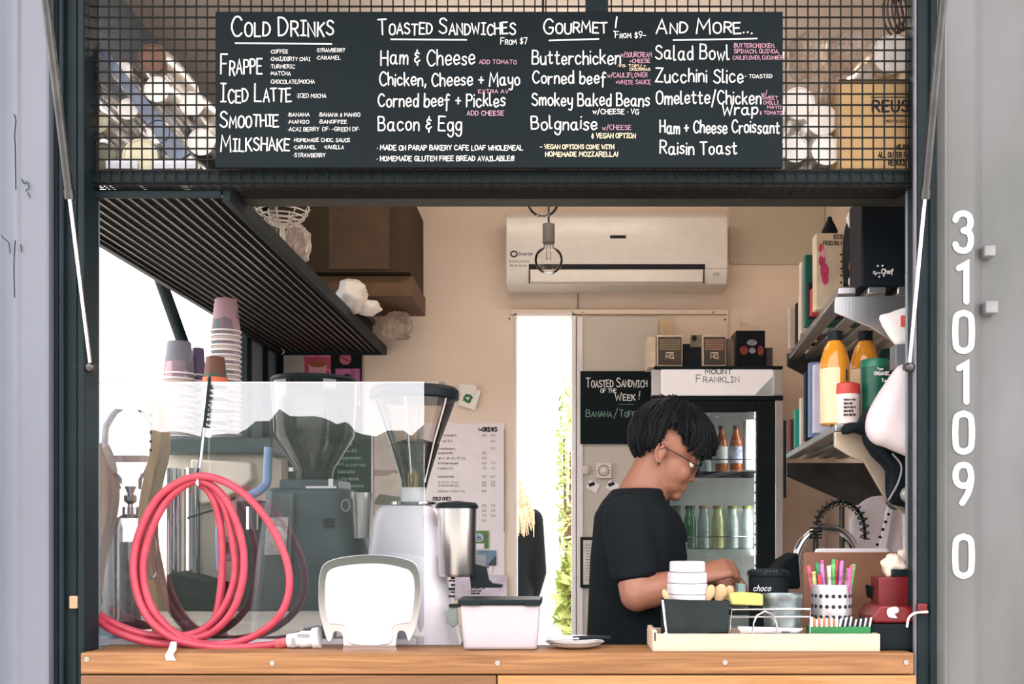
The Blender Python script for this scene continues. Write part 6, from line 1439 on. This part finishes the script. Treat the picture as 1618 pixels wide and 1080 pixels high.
for s in (-1, 1):
    MB().loft([((.12, by+s*.1, .045), (0, .03, 0), (0, 0, .04)), ((.16, by+s*.1, .05), (0, .04, 0), (0, 0, .05)), ((.24, by+s*.1, .04), (0, .045, 0), (0, 0, .04)), ((.33, by+s*.1, .03), (0, .042, 0), (0, 0, .03)), ((.36, by+s*.1, .022), (0, .025, 0), (0, 0, .02))], 16).build('shoe', black, ba)
# chest print
pr = MB()
for i in range(9):
    a = -.9+i*.2; pr.tube([(.347+.01*math.cos(a), .395+.006*i, 1.295-.03*math.sin(a*2)+.004*i), (.352, .40+.006*i, 1.325+.004*(i % 3))], .0016, 5)
tag(pr.build('shirt_print', mat('print_grey', (112, 116, 122), .8), ba), kind='stuff')
# customer outside the back door
cy, cx_ = 3.0, -.315
p2 = empty('person', (cx_, cy, 0), 'blond person in a dark top standing outside the doorway', 'person')
b2m = MB(); rows2 = [(.86,.17,.11),(.98,.165,.11),(1.08,.145,.1),(1.2,.155,.105),(1.32,.175,.11),(1.4,.18,.1),(1.45,.15,.08),(1.49,.08,.06)]
b2m.loft([((cx_, cy, z), (a, 0, 0), (0, b, 0)) for z, a, b in rows2], 24); b2m.cyl((cx_, cy, 1.45), (cx_, cy-.01, 1.58), .05)
b2m.ell((cx_, cy-.01, 1.63), (.073, .092, .11), 22, 14); b2m.ell((cx_, cy+.085, 1.62), (.012, .02, .02))
for s in (-1, 1):
    a, e, w = Vector((cx_+s*.165, cy, 1.41)), Vector((cx_+s*.19, cy+.01, 1.13)), Vector((cx_+s*.16, cy+.16, .98))
    limb(b2m, [(a, .05), (e, .04), (w, .026)]); hand(b2m, w, (-.1*s, 1, -.2), (-s, -.2, .1))
    limb(b2m, [((cx_+s*.085, cy, .86), .085), ((cx_+s*.09, cy+.01, .46), .055), ((cx_+s*.09, cy, .07), .035)])
remesh(b2m.build('body', skin, p2), .008, 3)
t2 = MB(); t2.loft([((cx_, cy, z), (a+.014, 0, 0), (0, b+.016, 0)) for z, a, b in rows2[:-1]], 24)
for s in (-1, 1):
    a, e, w = Vector((cx_+s*.165, cy, 1.41)), Vector((cx_+s*.19, cy+.01, 1.13)), Vector((cx_+s*.16, cy+.16, .98)); limb(t2, [(a, .063), (e, .055), (e.lerp(w, .8), .042)])
remesh(t2.build('dark_top', cloth, p2), .01, 4)
t3 = MB(); t3.loft([((cx_, cy, z), (a, 0, 0), (0, b, 0)) for z, a, b in ((.84, .18, .12), (.92, .182, .123))], 20)
for s in (-1, 1): limb(t3, [((cx_+s*.085, cy, .86), .1), ((cx_+s*.09, cy+.01, .46), .07), ((cx_+s*.09, cy, .09), .055)])
remesh(t3.build('trousers', jean, p2), .014, 4)
for s in (-1, 1): MB().loft([((cx_+s*.09, cy+d, .04), (.042, 0, 0), (0, 0, h)) for d, h in ((-.08, .03), (-.03, .042), (.08, .04), (.16, .025))], 14).build('shoe', black, p2)
h2 = MB(); h2.ell((cx_, cy-.03, 1.645), (.085, .09, .115), 22, 14)
for i in range(170):
    a = rn.uniform(-1.1, 1.1); p = Vector((cx_+.08*math.sin(a), cy-.03-.085*math.cos(a), 1.68+rn.uniform(-.05, .04))); ex = cx_+.20*math.sin(a)*rn.uniform(.6, 1.05)
    h2.tube([p, (p.x*.5+ex*.5+.01, p.y-.02, 1.56), (ex, cy-.12, 1.45), (ex+rn.uniform(0, .02), cy-.11, 1.38+rn.uniform(-.06, .06))], 0, 5, rads=[.009, .009, .007, .002])
h2.build('hair', mat('blond_hair', (224, 206, 180), .5, 0, .25, 60), p2)
# ------------------------------------------------------------------ outside: garden behind the door, tree by the left window, hedge across the street
leafy = mat('sunlit_leaf', (176, 186, 112), .6, 0, .3, 5, rgb2=(130, 150, 76))
leafd = mat('dark_leaf', (40, 56, 44), .7, 0, .3, 5)
bark = mat('bark', (110, 90, 70), .9, 0, .2, 20)
def shrub(c, r, n, m, lab, seed, size=.06, trunk=True, name='shrub', group='garden plants'):
    rn = random.Random(seed); c = Vector(c)
    g = empty(name, (c.x, c.y, -.02), lab, 'shrub' if name == 'shrub' else 'tree', group)
    mb = MB()
    for i in range(n):
        v = Vector((rn.gauss(0, 1), rn.gauss(0, 1), rn.gauss(0, 1))).normalized()*rn.uniform(.55, 1)
        p = c+Vector((v.x*r[0], v.y*r[1], v.z*r[2])); a = Vector((rn.uniform(-1, 1), rn.uniform(-1, 1), rn.uniform(-1, 1))).normalized(); b = a.orthogonal().normalized(); s = size*rn.uniform(.6, 1.3)
        mb.add([p-a*s, p+b*s*.42, p+a*s, p-b*s*.42], [(0, 1, 2, 3)])
    tag(mb.build('foliage', m, g, smooth=False), kind='stuff')
    mb = MB()
    for i in range(4):
        e = c+Vector((rn.uniform(-.5, .5)*r[0], rn.uniform(-.5, .5)*r[1], rn.uniform(-.3, .4)*r[2])); mb.tube([(c.x, c.y, -.02), (c.x*.6+e.x*.4, c.y*.6+e.y*.4, c.z*.5), e], 0, 8, rads=[.03, .02, .008])
    mb.build('stems', bark, g)
shrub((.08, 6.0, 1.75), (.12, .3, .95), 700, leafy, 'yellow-green shrub seen through the back doorway', 31, .035)
shrub((.10, 5.2, .75), (.13, .25, .45), 260, leafy, 'low spiky plant seen at the foot of the doorway', 32, .09)
shrub((-2.28, 4.9, 2.45), (.14, .3, .75), 380, leafy, 'green tree beyond the left window', 33, .05, name='garden_tree')
# long hedge across the street (seen mirrored in the acrylic)
g = empty('street_hedge', (-4, -15, -.02), 'long dark hedge across the street from the container', 'hedge')
mb = MB(); rn = random.Random(5); n = 150; rows = []
for i in range(n+1):
    x = -18+28*i/n; h = 3.02+.16*math.sin(x*1.1)+.12*math.sin(x*2.7+1)+rn.uniform(-.09, .09)
    rows.append([(x+rn.uniform(-.05, .05), -15+dy+rn.uniform(-.08, .08), z) for dy, z in ((-.8, -.02), (-.9, h*.5), (-.7, h*.9), (-.2, h), (.2, h*1.0+rn.uniform(-.06, .06)), (.7, h*.92), (.9, h*.5), (.8, -.02))])
mb.add([p for r in rows for p in r], [(i*8+j, i*8+j+1, (i+1)*8+j+1, (i+1)*8+j) for i in range(n) for j in range(7)])
mb.build('foliage', leafd, g, ang=80)
